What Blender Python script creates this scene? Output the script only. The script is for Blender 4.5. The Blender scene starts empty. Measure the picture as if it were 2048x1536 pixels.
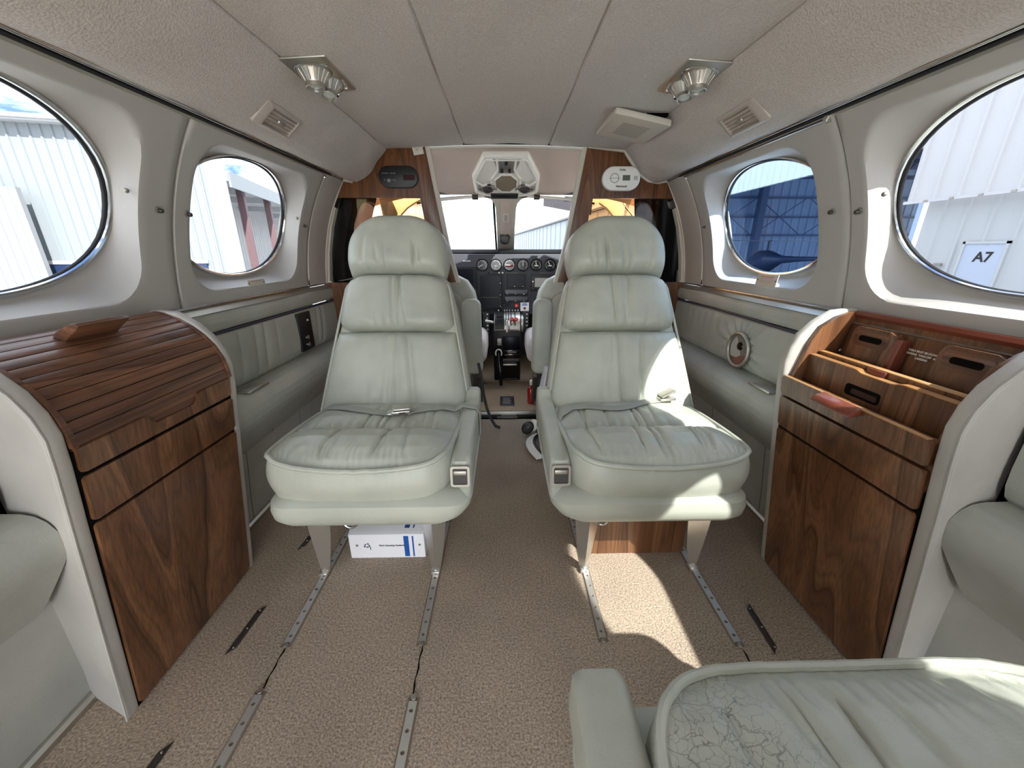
import bpy, bmesh, math, random
import numpy as np
from mathutils import Vector, Matrix, noise
R = math.radians
PI = math.pi
sc = bpy.context.scene
COL = sc.collection
random.seed(7)

# ------------------------------------------------------------------ materials
def new_mat(name):
    m = bpy.data.materials.new(name); m.use_nodes = True
    nt = m.node_tree
    return m, nt, nt.nodes['Principled BSDF']

def N(nt, t, **kw):
    n = nt.nodes.new(t)
    for k, v in kw.items():
        if k in n.inputs: n.inputs[k].default_value = v
        else: setattr(n, k, v)
    return n

def ramp(nt, stops):
    r = nt.nodes.new('ShaderNodeValToRGB')
    cr = r.color_ramp
    while len(cr.elements) < len(stops): cr.elements.new(0.5)
    for e, (p, c) in zip(cr.elements, stops):
        e.position = p; e.color = (*c, 1)
    return r

def s2l(c):
    return tuple(((v/255)/12.92 if v/255 <= .04045 else ((v/255+.055)/1.055)**2.4) for v in c)

def plain(name, rgb, rough=.5, metal=0., spec=.5, bump=0., bscale=200., coat=0.):
    m, nt, b = new_mat(name)
    b.inputs['Base Color'].default_value = (*s2l(rgb), 1)
    b.inputs['Roughness'].default_value = rough
    b.inputs['Metallic'].default_value = metal
    b.inputs['Specular IOR Level'].default_value = spec
    b.inputs['Coat Weight'].default_value = coat
    if bump:
        tc = N(nt, 'ShaderNodeTexCoord')
        n = N(nt, 'ShaderNodeTexNoise', Scale=bscale, Detail=4.)
        bp = N(nt, 'ShaderNodeBump', Strength=bump, Distance=.002)
        nt.links.new(tc.outputs['Object'], n.inputs['Vector'])
        nt.links.new(n.outputs['Fac'], bp.inputs['Height'])
        nt.links.new(bp.outputs['Normal'], b.inputs['Normal'])
    return m

def leather(name, rgb, rough=.42, cracks=0., dirt=.0):
    m, nt, b = new_mat(name)
    L = nt.links.new
    tc = N(nt, 'ShaderNodeTexCoord')
    n1 = N(nt, 'ShaderNodeTexNoise', Scale=9., Detail=4.)
    L(tc.outputs['Object'], n1.inputs['Vector'])
    c = s2l(rgb)
    rp = ramp(nt, [(.3, tuple(v*.88 for v in c)), (.7, tuple(min(1, v*1.07) for v in c))])
    L(n1.outputs['Fac'], rp.inputs['Fac'])
    col = rp.outputs['Color']
    v = N(nt, 'ShaderNodeTexVoronoi', Scale=420.)
    n2 = N(nt, 'ShaderNodeTexNoise', Scale=70., Detail=5., Roughness=.65)
    for t in (v, n2): L(tc.outputs['Object'], t.inputs['Vector'])
    add = N(nt, 'ShaderNodeMath', operation='MULTIPLY_ADD')
    L(v.outputs['Distance'], add.inputs[0]); add.inputs[1].default_value = .35
    L(n2.outputs['Fac'], add.inputs[2])
    h = add.outputs[0]
    if cracks:
        nz = N(nt, 'ShaderNodeTexNoise', Scale=30., Detail=3.)
        L(tc.outputs['Object'], nz.inputs['Vector'])
        mp = N(nt, 'ShaderNodeMixRGB', blend_type='ADD'); mp.inputs['Fac'].default_value = .035
        L(tc.outputs['Object'], mp.inputs['Color1']); L(nz.outputs['Color'], mp.inputs['Color2'])
        w = N(nt, 'ShaderNodeTexVoronoi', feature='DISTANCE_TO_EDGE', Scale=38.)
        L(mp.outputs['Color'], w.inputs['Vector'])
        w2 = N(nt, 'ShaderNodeTexVoronoi', feature='DISTANCE_TO_EDGE', Scale=105.)
        L(mp.outputs['Color'], w2.inputs['Vector'])
        mn = N(nt, 'ShaderNodeMath', operation='MINIMUM'); s2_ = N(nt, 'ShaderNodeMath', operation='MULTIPLY'); s2_.inputs[1].default_value = .75
        L(w2.outputs['Distance'], s2_.inputs[0]); L(w.outputs['Distance'], mn.inputs[0]); L(s2_.outputs[0], mn.inputs[1])
        lo = N(nt, 'ShaderNodeMapRange'); lo.inputs['From Max'].default_value = .022
        L(mn.outputs[0], lo.inputs['Value'])
        big = N(nt, 'ShaderNodeTexNoise', Scale=5.5, Detail=2.)
        L(tc.outputs['Object'], big.inputs['Vector'])
        sx_ = N(nt, 'ShaderNodeSeparateXYZ'); L(tc.outputs['Object'], sx_.inputs[0])
        ad = N(nt, 'ShaderNodeMath', operation='MULTIPLY_ADD'); L(sx_.outputs['X'], ad.inputs[0]); ad.inputs[1].default_value = 1.9; L(big.outputs['Fac'], ad.inputs[2])
        bm = N(nt, 'ShaderNodeMapRange'); bm.inputs['From Min'].default_value = .60; bm.inputs['From Max'].default_value = .78
        L(ad.outputs[0], bm.inputs['Value'])
        inv = N(nt, 'ShaderNodeMath', operation='SUBTRACT'); inv.inputs[0].default_value = 1.
        L(lo.outputs[0], inv.inputs[1])
        fac = N(nt, 'ShaderNodeMath', operation='MULTIPLY'); L(inv.outputs[0], fac.inputs[0]); L(bm.outputs[0], fac.inputs[1])
        f2 = N(nt, 'ShaderNodeMath', operation='MULTIPLY'); L(fac.outputs[0], f2.inputs[0]); f2.inputs[1].default_value = cracks
        mx = N(nt, 'ShaderNodeMixRGB'); L(f2.outputs[0], mx.inputs['Fac']); L(col, mx.inputs['Color1'])
        mx.inputs['Color2'].default_value = (*s2l((84, 82, 74)), 1)
        col = mx.outputs['Color']
    L(col, b.inputs['Base Color'])
    bp = N(nt, 'ShaderNodeBump', Strength=.22, Distance=.0016)
    L(h, bp.inputs['Height']); L(bp.outputs['Normal'], b.inputs['Normal'])
    rr = N(nt, 'ShaderNodeMapRange'); rr.inputs['To Min'].default_value = rough-.06; rr.inputs['To Max'].default_value = rough+.1
    L(n2.outputs['Fac'], rr.inputs['Value']); L(rr.outputs[0], b.inputs['Roughness'])
    b.inputs['Specular IOR Level'].default_value = .5
    return m

def fabric(name, rgb, scale=600., bump=.35, rough=.95, blot=.06, detail_col=.1):
    m, nt, b = new_mat(name); L = nt.links.new
    tc = N(nt, 'ShaderNodeTexCoord')
    n1 = N(nt, 'ShaderNodeTexNoise', Scale=3.5, Detail=5.); n2 = N(nt, 'ShaderNodeTexNoise', Scale=scale, Detail=3.)
    for t in (n1, n2): L(tc.outputs['Object'], t.inputs['Vector'])
    c = s2l(rgb)
    r1 = ramp(nt, [(.3, tuple(v*(1-blot) for v in c)), (.7, tuple(min(1, v*(1+blot)) for v in c))])
    L(n1.outputs['Fac'], r1.inputs['Fac'])
    r2 = ramp(nt, [(.3, (1-detail_col,)*3), (.7, (1,)*3)])
    L(n2.outputs['Fac'], r2.inputs['Fac'])
    mx = N(nt, 'ShaderNodeMixRGB', blend_type='MULTIPLY'); mx.inputs['Fac'].default_value = 1
    L(r1.outputs['Color'], mx.inputs['Color1']); L(r2.outputs['Color'], mx.inputs['Color2'])
    L(mx.outputs['Color'], b.inputs['Base Color'])
    bp = N(nt, 'ShaderNodeBump', Strength=bump, Distance=.002)
    L(n2.outputs['Fac'], bp.inputs['Height']); L(bp.outputs['Normal'], b.inputs['Normal'])
    b.inputs['Roughness'].default_value = rough
    b.inputs['Specular IOR Level'].default_value = .2
    return m

def walnut(name, axis='Z', dark=(76, 46, 29), mid=(118, 78, 50), light=(142, 98, 66), rough=.33, seed=0., scale=1.):
    m, nt, b = new_mat(name); L = nt.links.new
    tc = N(nt, 'ShaderNodeTexCoord')
    mp = N(nt, 'ShaderNodeMapping')
    sx = {'X': (.09, 1, 1), 'Y': (1, .09, 1), 'Z': (1, 1, .09)}[axis]
    mp.inputs['Scale'].default_value = [v*scale for v in sx]
    mp.inputs['Location'].default_value = (seed, seed*1.7, seed*.6)
    L(tc.outputs['Object'], mp.inputs['Vector'])
    # broad cathedral figure: contour lines of a stretched noise
    n0 = N(nt, 'ShaderNodeTexNoise', Scale=6., Detail=2., Roughness=.45, Distortion=.35)
    L(mp.outputs['Vector'], n0.inputs['Vector'])
    mul = N(nt, 'ShaderNodeMath', operation='MULTIPLY'); mul.inputs[1].default_value = 10.
    L(n0.outputs['Fac'], mul.inputs[0])
    fr = N(nt, 'ShaderNodeMath', operation='FRACT'); L(mul.outputs[0], fr.inputs[0])
    md = lambda t: tuple(t*a+(1-t)*d for a, d in zip(mid, dark))
    r0 = ramp(nt, [(0., s2l(dark)), (.10, s2l(md(.75))), (.45, s2l(mid)), (.85, s2l(light)), (1., s2l(md(.6)))])
    L(fr.outputs[0], r0.inputs['Fac'])
    # narrow growth lines inside the figure
    mul2 = N(nt, 'ShaderNodeMath', operation='MULTIPLY'); mul2.inputs[1].default_value = 44.
    L(n0.outputs['Fac'], mul2.inputs[0])
    fr2 = N(nt, 'ShaderNodeMath', operation='FRACT'); L(mul2.outputs[0], fr2.inputs[0])
    rg_ = ramp(nt, [(0., (.62,)*3), (.22, (.95,)*3), (.8, (1.04,)*3), (1., (.7,)*3)])
    L(fr2.outputs[0], rg_.inputs['Fac'])
    # fine fibres
    mp2 = N(nt, 'ShaderNodeMapping')
    fx = {'X': (.02, 1, 1), 'Y': (1, .02, 1), 'Z': (1, 1, .02)}[axis]
    mp2.inputs['Scale'].default_value = fx
    L(tc.outputs['Object'], mp2.inputs['Vector'])
    n1 = N(nt, 'ShaderNodeTexNoise', Scale=260., Detail=3.)
    L(mp2.outputs['Vector'], n1.inputs['Vector'])
    r1 = ramp(nt, [(.35, (.66,)*3), (.6, (1.,)*3)])
    L(n1.outputs['Fac'], r1.inputs['Fac'])
    n3 = N(nt, 'ShaderNodeTexNoise', Scale=4., Detail=2.)
    L(tc.outputs['Object'], n3.inputs['Vector'])
    r3 = ramp(nt, [(.3, (.78,)*3), (.7, (1.12,)*3)])
    L(n3.outputs['Fac'], r3.inputs['Fac'])
    mx = N(nt, 'ShaderNodeMixRGB', blend_type='MULTIPLY'); mx.inputs['Fac'].default_value = 1
    mx0 = N(nt, 'ShaderNodeMixRGB', blend_type='MULTIPLY'); mx0.inputs['Fac'].default_value = .8
    L(r0.outputs['Color'], mx0.inputs['Color1']); L(rg_.outputs['Color'], mx0.inputs['Color2'])
    L(mx0.outputs['Color'], mx.inputs['Color1']); L(r1.outputs['Color'], mx.inputs['Color2'])
    mx2 = N(nt, 'ShaderNodeMixRGB', blend_type='MULTIPLY'); mx2.inputs['Fac'].default_value = 1
    L(mx.outputs['Color'], mx2.inputs['Color1']); L(r3.outputs['Color'], mx2.inputs['Color2'])
    L(mx2.outputs['Color'], b.inputs['Base Color'])
    b.inputs['Roughness'].default_value = rough
    b.inputs['Coat Weight'].default_value = .25
    b.inputs['Coat Roughness'].default_value = .18
    bp = N(nt, 'ShaderNodeBump', Strength=.08, Distance=.001)
    L(n1.outputs['Fac'], bp.inputs['Height']); L(bp.outputs['Normal'], b.inputs['Normal'])
    return m

def glass(name, tint, refl=.06, rough=0.):
    m = bpy.data.materials.new(name); m.use_nodes = True
    nt = m.node_tree; nt.nodes.clear(); L = nt.links.new
    out = N(nt, 'ShaderNodeOutputMaterial'); mix = N(nt, 'ShaderNodeMixShader')
    tr = N(nt, 'ShaderNodeBsdfTransparent'); gl = N(nt, 'ShaderNodeBsdfGlossy')
    tr.inputs['Color'].default_value = (*tint, 1)
    gl.inputs['Roughness'].default_value = rough; gl.inputs['Color'].default_value = (.9, .9, .9, 1)
    mix.inputs['Fac'].default_value = refl
    L(tr.outputs[0], mix.inputs[1]); L(gl.outputs[0], mix.inputs[2]); L(mix.outputs[0], out.inputs[0])
    return m

def emis(name, rgb, st=1.):
    m, nt, b = new_mat(name)
    b.inputs['Base Color'].default_value = (*s2l(rgb), 1)
    b.inputs['Emission Color'].default_value = (*s2l(rgb), 1)
    b.inputs['Emission Strength'].default_value = st
    return m

M = {}
LE = (176, 179, 166)
M['leather'] = leather('seat_leather', LE)
M['leather_worn'] = leather('worn_leather', (173, 176, 165), rough=.36, cracks=.75)
M['vinyl'] = leather('panel_leather', (173, 176, 168), rough=.5)
M['vinyl_grey'] = leather('side_leather', (172, 173, 166), rough=.5)
M['pad'] = leather('end_panel_leather', (180, 177, 170), rough=.55)
M['strap'] = fabric('belt_webbing', (168, 170, 160), scale=900., bump=.4, rough=.7)
M['wall'] = fabric('wall_panel_cloth', (180, 177, 172), scale=900., bump=.12, rough=.62, blot=.03, detail_col=.04)
M['headliner'] = fabric('headliner_cloth', (204, 197, 190), scale=300., bump=.7, rough=.95, blot=.03, detail_col=.22)
M['cock_head'] = fabric('cockpit_headliner', (200, 184, 174), scale=400., bump=.3)
M['carpet'] = fabric('cabin_carpet', (189, 172, 152), scale=260., bump=.7, rough=1., blot=.14, detail_col=.62)
M['carpet_cock'] = fabric('cockpit_carpet', (190, 166, 138), scale=260., bump=1., rough=1., blot=.1, detail_col=.35)
M['wood'] = walnut('walnut_front', 'Z', seed=1.3)
M['wood_y'] = walnut('walnut_slats', 'Y', seed=4.1, dark=(76, 48, 33), mid=(110, 71, 49), light=(134, 92, 65), rough=.42)
M['wood_r'] = walnut('walnut_open', 'Z', seed=7.7, rough=.36)
M['wood_b'] = walnut('walnut_partition', 'Z', seed=2.2, dark=(74, 44, 22), mid=(108, 66, 34), light=(126, 80, 44), rough=.4, scale=1.6)
M['wood_edge_sunlit'] = walnut('sunlit_edge_wood', 'Y', seed=3.3, dark=(176, 124, 74), mid=(206, 156, 102), light=(224, 180, 128), rough=.4)  # sunlight on the top edges put into a paler wood colour
M['wood_red'] = plain('reddish_wood', (118, 58, 40), .35, coat=.3)
M['wood_dark'] = plain('dark_wood', (58, 31, 20), .5)
M['leg'] = plain('polished_leg', (216, 215, 210), .25, .8)
M['track'] = plain('track_metal', (196, 194, 188), .42, .65)
M['shield'] = plain('glareshield_black', (9, 9, 10), .85, spec=.1)
M['recess'] = plain('dark_recess', (58, 56, 52), .5)
M['pane_ws'] = glass('windshield_pane', (.52, .54, .55), .02)
M['bezel'] = plain('grey_bezel', (180, 172, 163), .5)
M['chrome'] = plain('chrome', (205, 205, 205), .16, 1.)
M['satin'] = plain('satin_metal', (196, 193, 184), .42, 1.)
M['steel'] = plain('worn_steel', (172, 168, 160), .48, 1.)
M['darkmetal'] = plain('dark_metal', (88, 84, 80), .5, .8)
M['black'] = plain('black_plastic', (16, 16, 18), .45)
M['gloss'] = plain('black_gloss', (10, 10, 12), .15)
M['void'] = plain('dark_gap', (14, 13, 12), .9, spec=.1)
M['rubber'] = plain('black_rubber', (24, 24, 26), .6)
M['navy'] = plain('navy_piping', (28, 34, 66), .45)
M['white'] = plain('white_plastic', (232, 230, 222), .45)
M['cream'] = plain('cream_trim', (196, 190, 176), .5)
M['red'] = plain('red_paint', (196, 40, 30), .3, coat=.3)
M['redwhite'] = plain('pink_lamp', (236, 120, 120), .4)
M['panelgrey'] = plain('panel_grey', (46, 46, 52), .6, bump=.1, bscale=500)
M['screen'] = plain('dark_screen', (8, 10, 22), .3, spec=.2)
M['screen2'] = plain('grey_screen', (150, 148, 140), .3)
M['paper'] = plain('white_card', (236, 236, 238), .6)
M['blue'] = plain('blue_print', (24, 84, 160), .5)
M['text_w'] = plain('white_print', (226, 222, 212), .6)
M['text_k'] = plain('black_print', (30, 30, 30), .6)
M['curtain'] = fabric('black_curtain', (14, 13, 13), scale=300., bump=.3)
M['sheep'] = fabric('pale_seat_cloth', (196, 186, 182), scale=250., bump=.8)
M['lens'] = plain('frosted_lens', (190, 195, 190), .25)
M['tan_mesh'] = fabric('speaker_mesh', (142, 130, 110), scale=900., bump=.5)
M['pane'] = glass('acrylic_pane', (.33, .34, .345), .02)
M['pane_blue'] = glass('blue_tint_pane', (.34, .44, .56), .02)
M['amber'] = glass('amber_pane', (1., .72, .48), .015)
M['smoke'] = glass('smoked_pane', (.10, .13, .14), .04)
M['visor'] = glass('smoked_visor', (.24, .23, .24), .05)

# ------------------------------------------------------------------ geometry
class G:
    """collects verts and faces for ONE mesh object"""
    def __init__(s): s.v = []; s.f = []
    def add(s, vs, fs, M4=None):
        o = len(s.v)
        for p in vs:
            p = Vector(p)
            s.v.append(tuple(M4 @ p) if M4 is not None else tuple(p))
        s.f += [tuple(i+o for i in f) for f in fs]
        return s
    def box(s, x0, x1, y0, y1, z0, z1, M4=None, bev=0., seg=2):
        if bev <= 0:
            vs = [(x, y, z) for x in (x0, x1) for y in (y0, y1) for z in (z0, z1)]
            fs = [(0, 1, 3, 2), (4, 6, 7, 5), (0, 4, 5, 1), (2, 3, 7, 6), (0, 2, 6, 4), (1, 5, 7, 3)]
            return s.add(vs, fs, M4)
        bm = bmesh.new()
        vs = [bm.verts.new((x, y, z)) for x in (x0, x1) for y in (y0, y1) for z in (z0, z1)]
        for f in [(0, 1, 3, 2), (4, 6, 7, 5), (0, 4, 5, 1), (2, 3, 7, 6), (0, 2, 6, 4), (1, 5, 7, 3)]: bm.faces.new([vs[i] for i in f])
        bmesh.ops.bevel(bm, geom=bm.edges[:], offset=bev, segments=seg, affect='EDGES', profile=.5)
        return s.bm(bm, M4)
    def bm(s, bm, M4=None):
        bm.verts.index_update()
        s.add([v.co[:] for v in bm.verts], [[v.index for v in f.verts] for f in bm.faces], M4)
        bm.free(); return s
    def prism(s, pts, d0, d1, axis='Y', M4=None, bev=0., seg=2):
        """closed 2D outline extruded along an axis: Y -> pts are (x,z); X -> (y,z); Z -> (x,y)"""
        def mk(p, d):
            return {'Y': (p[0], d, p[1]), 'X': (d, p[0], p[1]), 'Z': (p[0], p[1], d)}[axis]
        bm = bmesh.new()
        a = [bm.verts.new(mk(p, d0)) for p in pts]; b = [bm.verts.new(mk(p, d1)) for p in pts]
        n = len(pts)
        bm.faces.new(a); bm.faces.new(b[::-1])
        for i in range(n):
            j = (i+1) % n; bm.faces.new((a[j], a[i], b[i], b[j]))
        bmesh.ops.recalc_face_normals(bm, faces=bm.faces[:])
        if bev > 0:
            cap = [e for e in bm.edges if (e.verts[0] in a and e.verts[1] in a) or (e.verts[0] in b and e.verts[1] in b)]
            bmesh.ops.bevel(bm, geom=cap, offset=bev, segments=seg, affect='EDGES', profile=.5)
        return s.bm(bm, M4)
    def grid(s, f, nu, nv, closed_u=False, M4=None):
        o = len(s.v)
        mu = nu if closed_u else nu+1
        vs = [f(i/nu, j/nv) for j in range(nv+1) for i in range(mu)]
        fs = []
        for j in range(nv):
            for i in range(nu):
                i2 = (i+1) % mu
                fs.append((j*mu+i, j*mu+i2, (j+1)*mu+i2, (j+1)*mu+i))
        return s.add(vs, fs, M4)
    def tube(s, pts, r, n=8, closed=False, M4=None, flat=None):
        P = [Vector(p) for p in pts]; m = len(P)
        rs = r if isinstance(r, (list, tuple)) else [r]*m
        vs = []; fs = []; prev = None
        for i in range(m):
            a = P[i-1] if (i > 0 or closed) else P[i]; b = P[(i+1) % m] if (i < m-1 or closed) else P[i]
            t = (b-a).normalized()
            if prev is None:
                u = t.cross(Vector((0, 0, 1)))
                if u.length < 1e-3: u = t.cross(Vector((1, 0, 0)))
            else: u = prev - t*prev.dot(t)
            u.normalize(); prev = u; w = t.cross(u)
            for k in range(n):
                a2 = 2*PI*k/n
                vs.append(P[i] + (u*math.cos(a2) + w*math.sin(a2)*(flat or 1))*rs[i])
        for i in range(m if closed else m-1):
            j = (i+1) % m
            for k in range(n):
                k2 = (k+1) % n
                fs.append((i*n+k, i*n+k2, j*n+k2, j*n+k))
        if not closed:
            fs.append(tuple(range(n))[::-1]); fs.append(tuple((m-1)*n+k for k in range(n)))
        return s.add(vs, fs, M4)
    def lathe(s, prof, n=24, M4=None):
        """prof: (r, z) list, turned about Z"""
        vs = [(r*math.cos(2*PI*k/n), r*math.sin(2*PI*k/n), z) for r, z in prof for k in range(n)]
        fs = [(i*n+k, i*n+(k+1) % n, (i+1)*n+(k+1) % n, (i+1)*n+k) for i in range(len(prof)-1) for k in range(n)]
        if prof[0][0] > 1e-6: fs.append(tuple(range(n))[::-1])
        if prof[-1][0] > 1e-6: fs.append(tuple((len(prof)-1)*n+k for k in range(n)))
        return s.add(vs, fs, M4)
    def ribbon(s, pts, w, th, side=Vector((0, 1, 0)), M4=None):
        """flat strap through pts; width along `side`"""
        P = [Vector(p) for p in pts]; vs = []; fs = []
        for i, p in enumerate(P):
            sd = side[i] if isinstance(side, (list, tuple)) and not isinstance(side, Vector) else side
            t = (P[min(i+1, len(P)-1)] - P[max(i-1, 0)]).normalized()
            sd = (Vector(sd) - t*t.dot(Vector(sd))).normalized(); n = t.cross(sd)
            for a, b in ((-1, -1), (1, -1), (1, 1), (-1, 1)): vs.append(p + sd*a*w/2 + n*b*th/2)
        for i in range(len(P)-1):
            for k in range(4):
                k2 = (k+1) % 4; fs.append((i*4+k, i*4+k2, i*4+4+k2, i*4+4+k))
        fs += [(3, 2, 1, 0), tuple(len(P)*4-4+k for k in range(4))]
        return s.add(vs, fs, M4)
    def build(s, name, mat, parent=None, smooth=True, angle=38., off=None, recalc=True, mx=1):
        if mx < 0: s.v = [(-a, b, c) for a, b, c in s.v]
        me = bpy.data.meshes.new(name)
        vs = s.v if off is None else [(a-off[0], b-off[1], c-off[2]) for a, b, c in s.v]
        me.from_pydata(vs, [], s.f)
        if recalc:
            bm = bmesh.new(); bm.from_mesh(me)
            bmesh.ops.remove_doubles(bm, verts=bm.verts[:], dist=1e-6)
            bmesh.ops.recalc_face_normals(bm, faces=bm.faces[:])
            bm.to_mesh(me); bm.free()
        me.update()
        if smooth:
            me.shade_smooth(); me.set_sharp_from_angle(angle=R(angle))
        if mat is not None: me.materials.append(M[mat] if isinstance(mat, str) else mat)
        o = bpy.data.objects.new(name, me); COL.objects.link(o)
        if parent is not None: o.parent = parent
        return o

def empty(name, loc=(0, 0, 0), rz=0., sx=1.):
    o = bpy.data.objects.new(name, None); COL.objects.link(o)
    o.location = loc; o.rotation_euler = (0, 0, rz); o.scale = (sx, 1, 1); o.empty_display_size = .05
    return o
def tag(o, label, cat, group=None):
    o['label'] = label; o['category'] = cat
    if group: o['group'] = group
    return o
def struct(o):
    o['kind'] = 'structure'; return o
def thing(name, label, cat, loc=(0, 0, 0), rz=0., group=None, sx=1.):
    return tag(empty(name, loc, rz, sx), label, cat, group)

def frame(o, x, y, z):
    """matrix whose columns are the given axes at origin o"""
    x, y, z = Vector(x).normalized(), Vector(y).normalized(), Vector(z).normalized()
    m = Matrix.Identity(4)
    for i, a in enumerate((x, y, z)):
        for r in range(3): m[r][i] = a[r]
    for r in range(3): m[r][3] = o[r]
    return m

def letters(name, body, size, mat, M4, parent=None, extrude=.0004, align='CENTER', sp=1., bold=0.):
    cu = bpy.data.curves.new(name, 'FONT'); cu.body = body; cu.size = size; cu.extrude = extrude
    cu.align_x = align; cu.align_y = 'CENTER'; cu.space_line = sp; cu.offset = bold
    cu.materials.append(M[mat] if isinstance(mat, str) else mat)
    o = bpy.data.objects.new(name, cu); COL.objects.link(o)
    if parent is not None: o.parent = parent
    bpy.context.view_layer.update()
    me = bpy.data.meshes.new_from_object(o.evaluated_get(bpy.context.evaluated_depsgraph_get()))
    bpy.data.objects.remove(o); bpy.data.curves.remove(cu)
    if not me.materials: me.materials.append(M[mat] if isinstance(mat, str) else mat)
    o = bpy.data.objects.new(name, me); COL.objects.link(o)
    if parent is not None: o.parent = parent
    o.matrix_local = M4
    return o

def rrect(w, h, r, n=6, cx=0., cy=0.):
    pts = []
    for sx, sy, a0 in ((1, 1, 0), (-1, 1, 90), (-1, -1, 180), (1, -1, 270)):
        for i in range(n+1):
            a = R(a0 + 90*i/n)
            pts.append((cx+sx*(w/2-r)+r*math.cos(a), cy+sy*(h/2-r)+r*math.sin(a)))
    return pts
def lerp(a, b, t): return a+(b-a)*t
def sstep(a, b, x):
    t = min(1, max(0, (x-a)/(b-a))); return t*t*(3-2*t)
def interp(x, xs, ys): return float(np.interp(x, xs, ys))
def gauss(x, w): return math.exp(-(x/w)**2)

# ------------------------------------------------------------------ camera
# metres; x to the right of the cabin, y forward, z up from the cabin floor
cam = bpy.data.cameras.new('camera'); co = bpy.data.objects.new('camera', cam); COL.objects.link(co)
cam.sensor_width = 36.; cam.lens = 770/2048*36.; cam.clip_start = .01; cam.clip_end = 500
co.location = (-.011, 0, .78)
co.rotation_euler = (R(90)-.334938, 0, -.019622)
sc.camera = co
# ------------------------------------------------------------------ cabin shell
YA, YB = -1.35, 1.62          # aft end of what is built, partition to the cockpit
_z = [.652, .70, .78, .88, .96, 1.033]; _x = [.73, .7265, .713, .685, .65, .605]
_c = np.polyfit(_z, _x, 3)
def XP(z): return float(np.polyval(_c, z))

WIN = [(-.635, .843), (-.035, .843), (.565, .843), (1.165, .843)]      # window centres (y, z)
RW, RH, RR = .237, .158, .075                                        # recess half sizes and corner radius
OC, OA, OB = .859, .236, .146                                       # glass oval: centre z, half sizes
NANG = 112

def rr_dist(a, w, h, r):
    """distance from centre to a rounded rectangle outline along angle a"""
    c, s = math.cos(a), math.sin(a)
    lo, hi = 0., 2.
    for _ in range(40):
        m = (lo+hi)/2
        px, py = abs(c*m), abs(s*m)
        qx, qy = px-(w-r), py-(h-r)
        d = math.hypot(max(qx, 0), max(qy, 0)) + min(max(qx, qy), 0) - r
        if d < 0: lo = m
        else: hi = m
    return lo

def window_panel(side, y0, y1, wy, wz, z0=.652, z1=1.033):
    g = G()
    angs = [2*PI*i/NANG for i in range(NANG)]
    for yy in (y0, y1):
        for zz in (z0, z1): angs.append(math.atan2(zz-wz, yy-wy) % (2*PI))
    angs = sorted(angs)
    rings = []
    def pt(y, z, off): return (side*(XP(z)+off), y, z)
    def rect(a):
        c, s = math.cos(a), math.sin(a)
        t = 9.
        if c > 1e-9: t = min(t, (y1-wy)/c)
        if c < -1e-9: t = min(t, (y0-wy)/c)
        if s > 1e-9: t = min(t, (z1-wz)/s)
        if s < -1e-9: t = min(t, (z0-wz)/s)
        return (wy+c*t, wz+s*t)
    def rec(a):
        d = rr_dist(a, RW, RH, RR); return (wy+math.cos(a)*d, wz+math.sin(a)*d)
    def oval(a):
        c, s = math.cos(a), math.sin(a)
        d = 1/((abs(c)/OA)**2.15+(abs(s)/OB)**2.15)**(1/2.15)
        return (wy+c*d, OC+s*d)
    # panel edge, slightly rolled back
    rings.append([pt(*rect(a), .012) for a in angs])
    for t, off in ((0, .003), (.04, 0), (.25, 0), (.5, 0), (.75, 0), (.93, 0), (1, .0012)):
        rings.append([pt(lerp(rect(a)[0], rec(a)[0], t), lerp(rect(a)[1], rec(a)[1], t), off) for a in angs])
    for t in (.06, .14, .25, .4, .55, .7, .85, 1.):
        off = .0012+.054*math.sin(min(1, t*1.05)*PI/2)**.8
        rings.append([pt(lerp(rec(a)[0], oval(a)[0], t), lerp(rec(a)[1], oval(a)[1], t), off) for a in angs])
    n = len(angs)
    vs = [p for r in rings for p in r]
    fs = [(i*n+k, i*n+(k+1) % n, (i+1)*n+(k+1) % n, (i+1)*n+k) for i in range(len(rings)-1) for k in range(n)]
    g.add(vs, fs)
    ov = [oval(2*PI*i/72) for i in range(72)]
    return g, ov, pt

def extr(side, prof, y0, y1, ny=1, disp=None):
    """open profile (x, z) swept along y"""
    g = G()
    def f(u, v):
        k = u*(len(prof)-1); i = min(int(k), len(prof)-2); t = k-i
        x = lerp(prof[i][0], prof[i+1][0], t); z = lerp(prof[i][1], prof[i+1][1], t)
        y = lerp(y0, y1, v)
        if disp: x, z = disp(x, y, z)
        return (side*x, y, z)
    return g.grid(f, len(prof)-1, ny)

def thick_extr(side, prof, y0, y1):
    return G().prism([(side*x, z) for x, z in prof], y0, y1)

def dense(prof, n):
    xs = np.linspace(0, len(prof)-1, n)
    return [(interp(k, range(len(prof)), [p[0] for p in prof]), interp(k, range(len(prof)), [p[1] for p in prof])) for k in xs]

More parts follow.
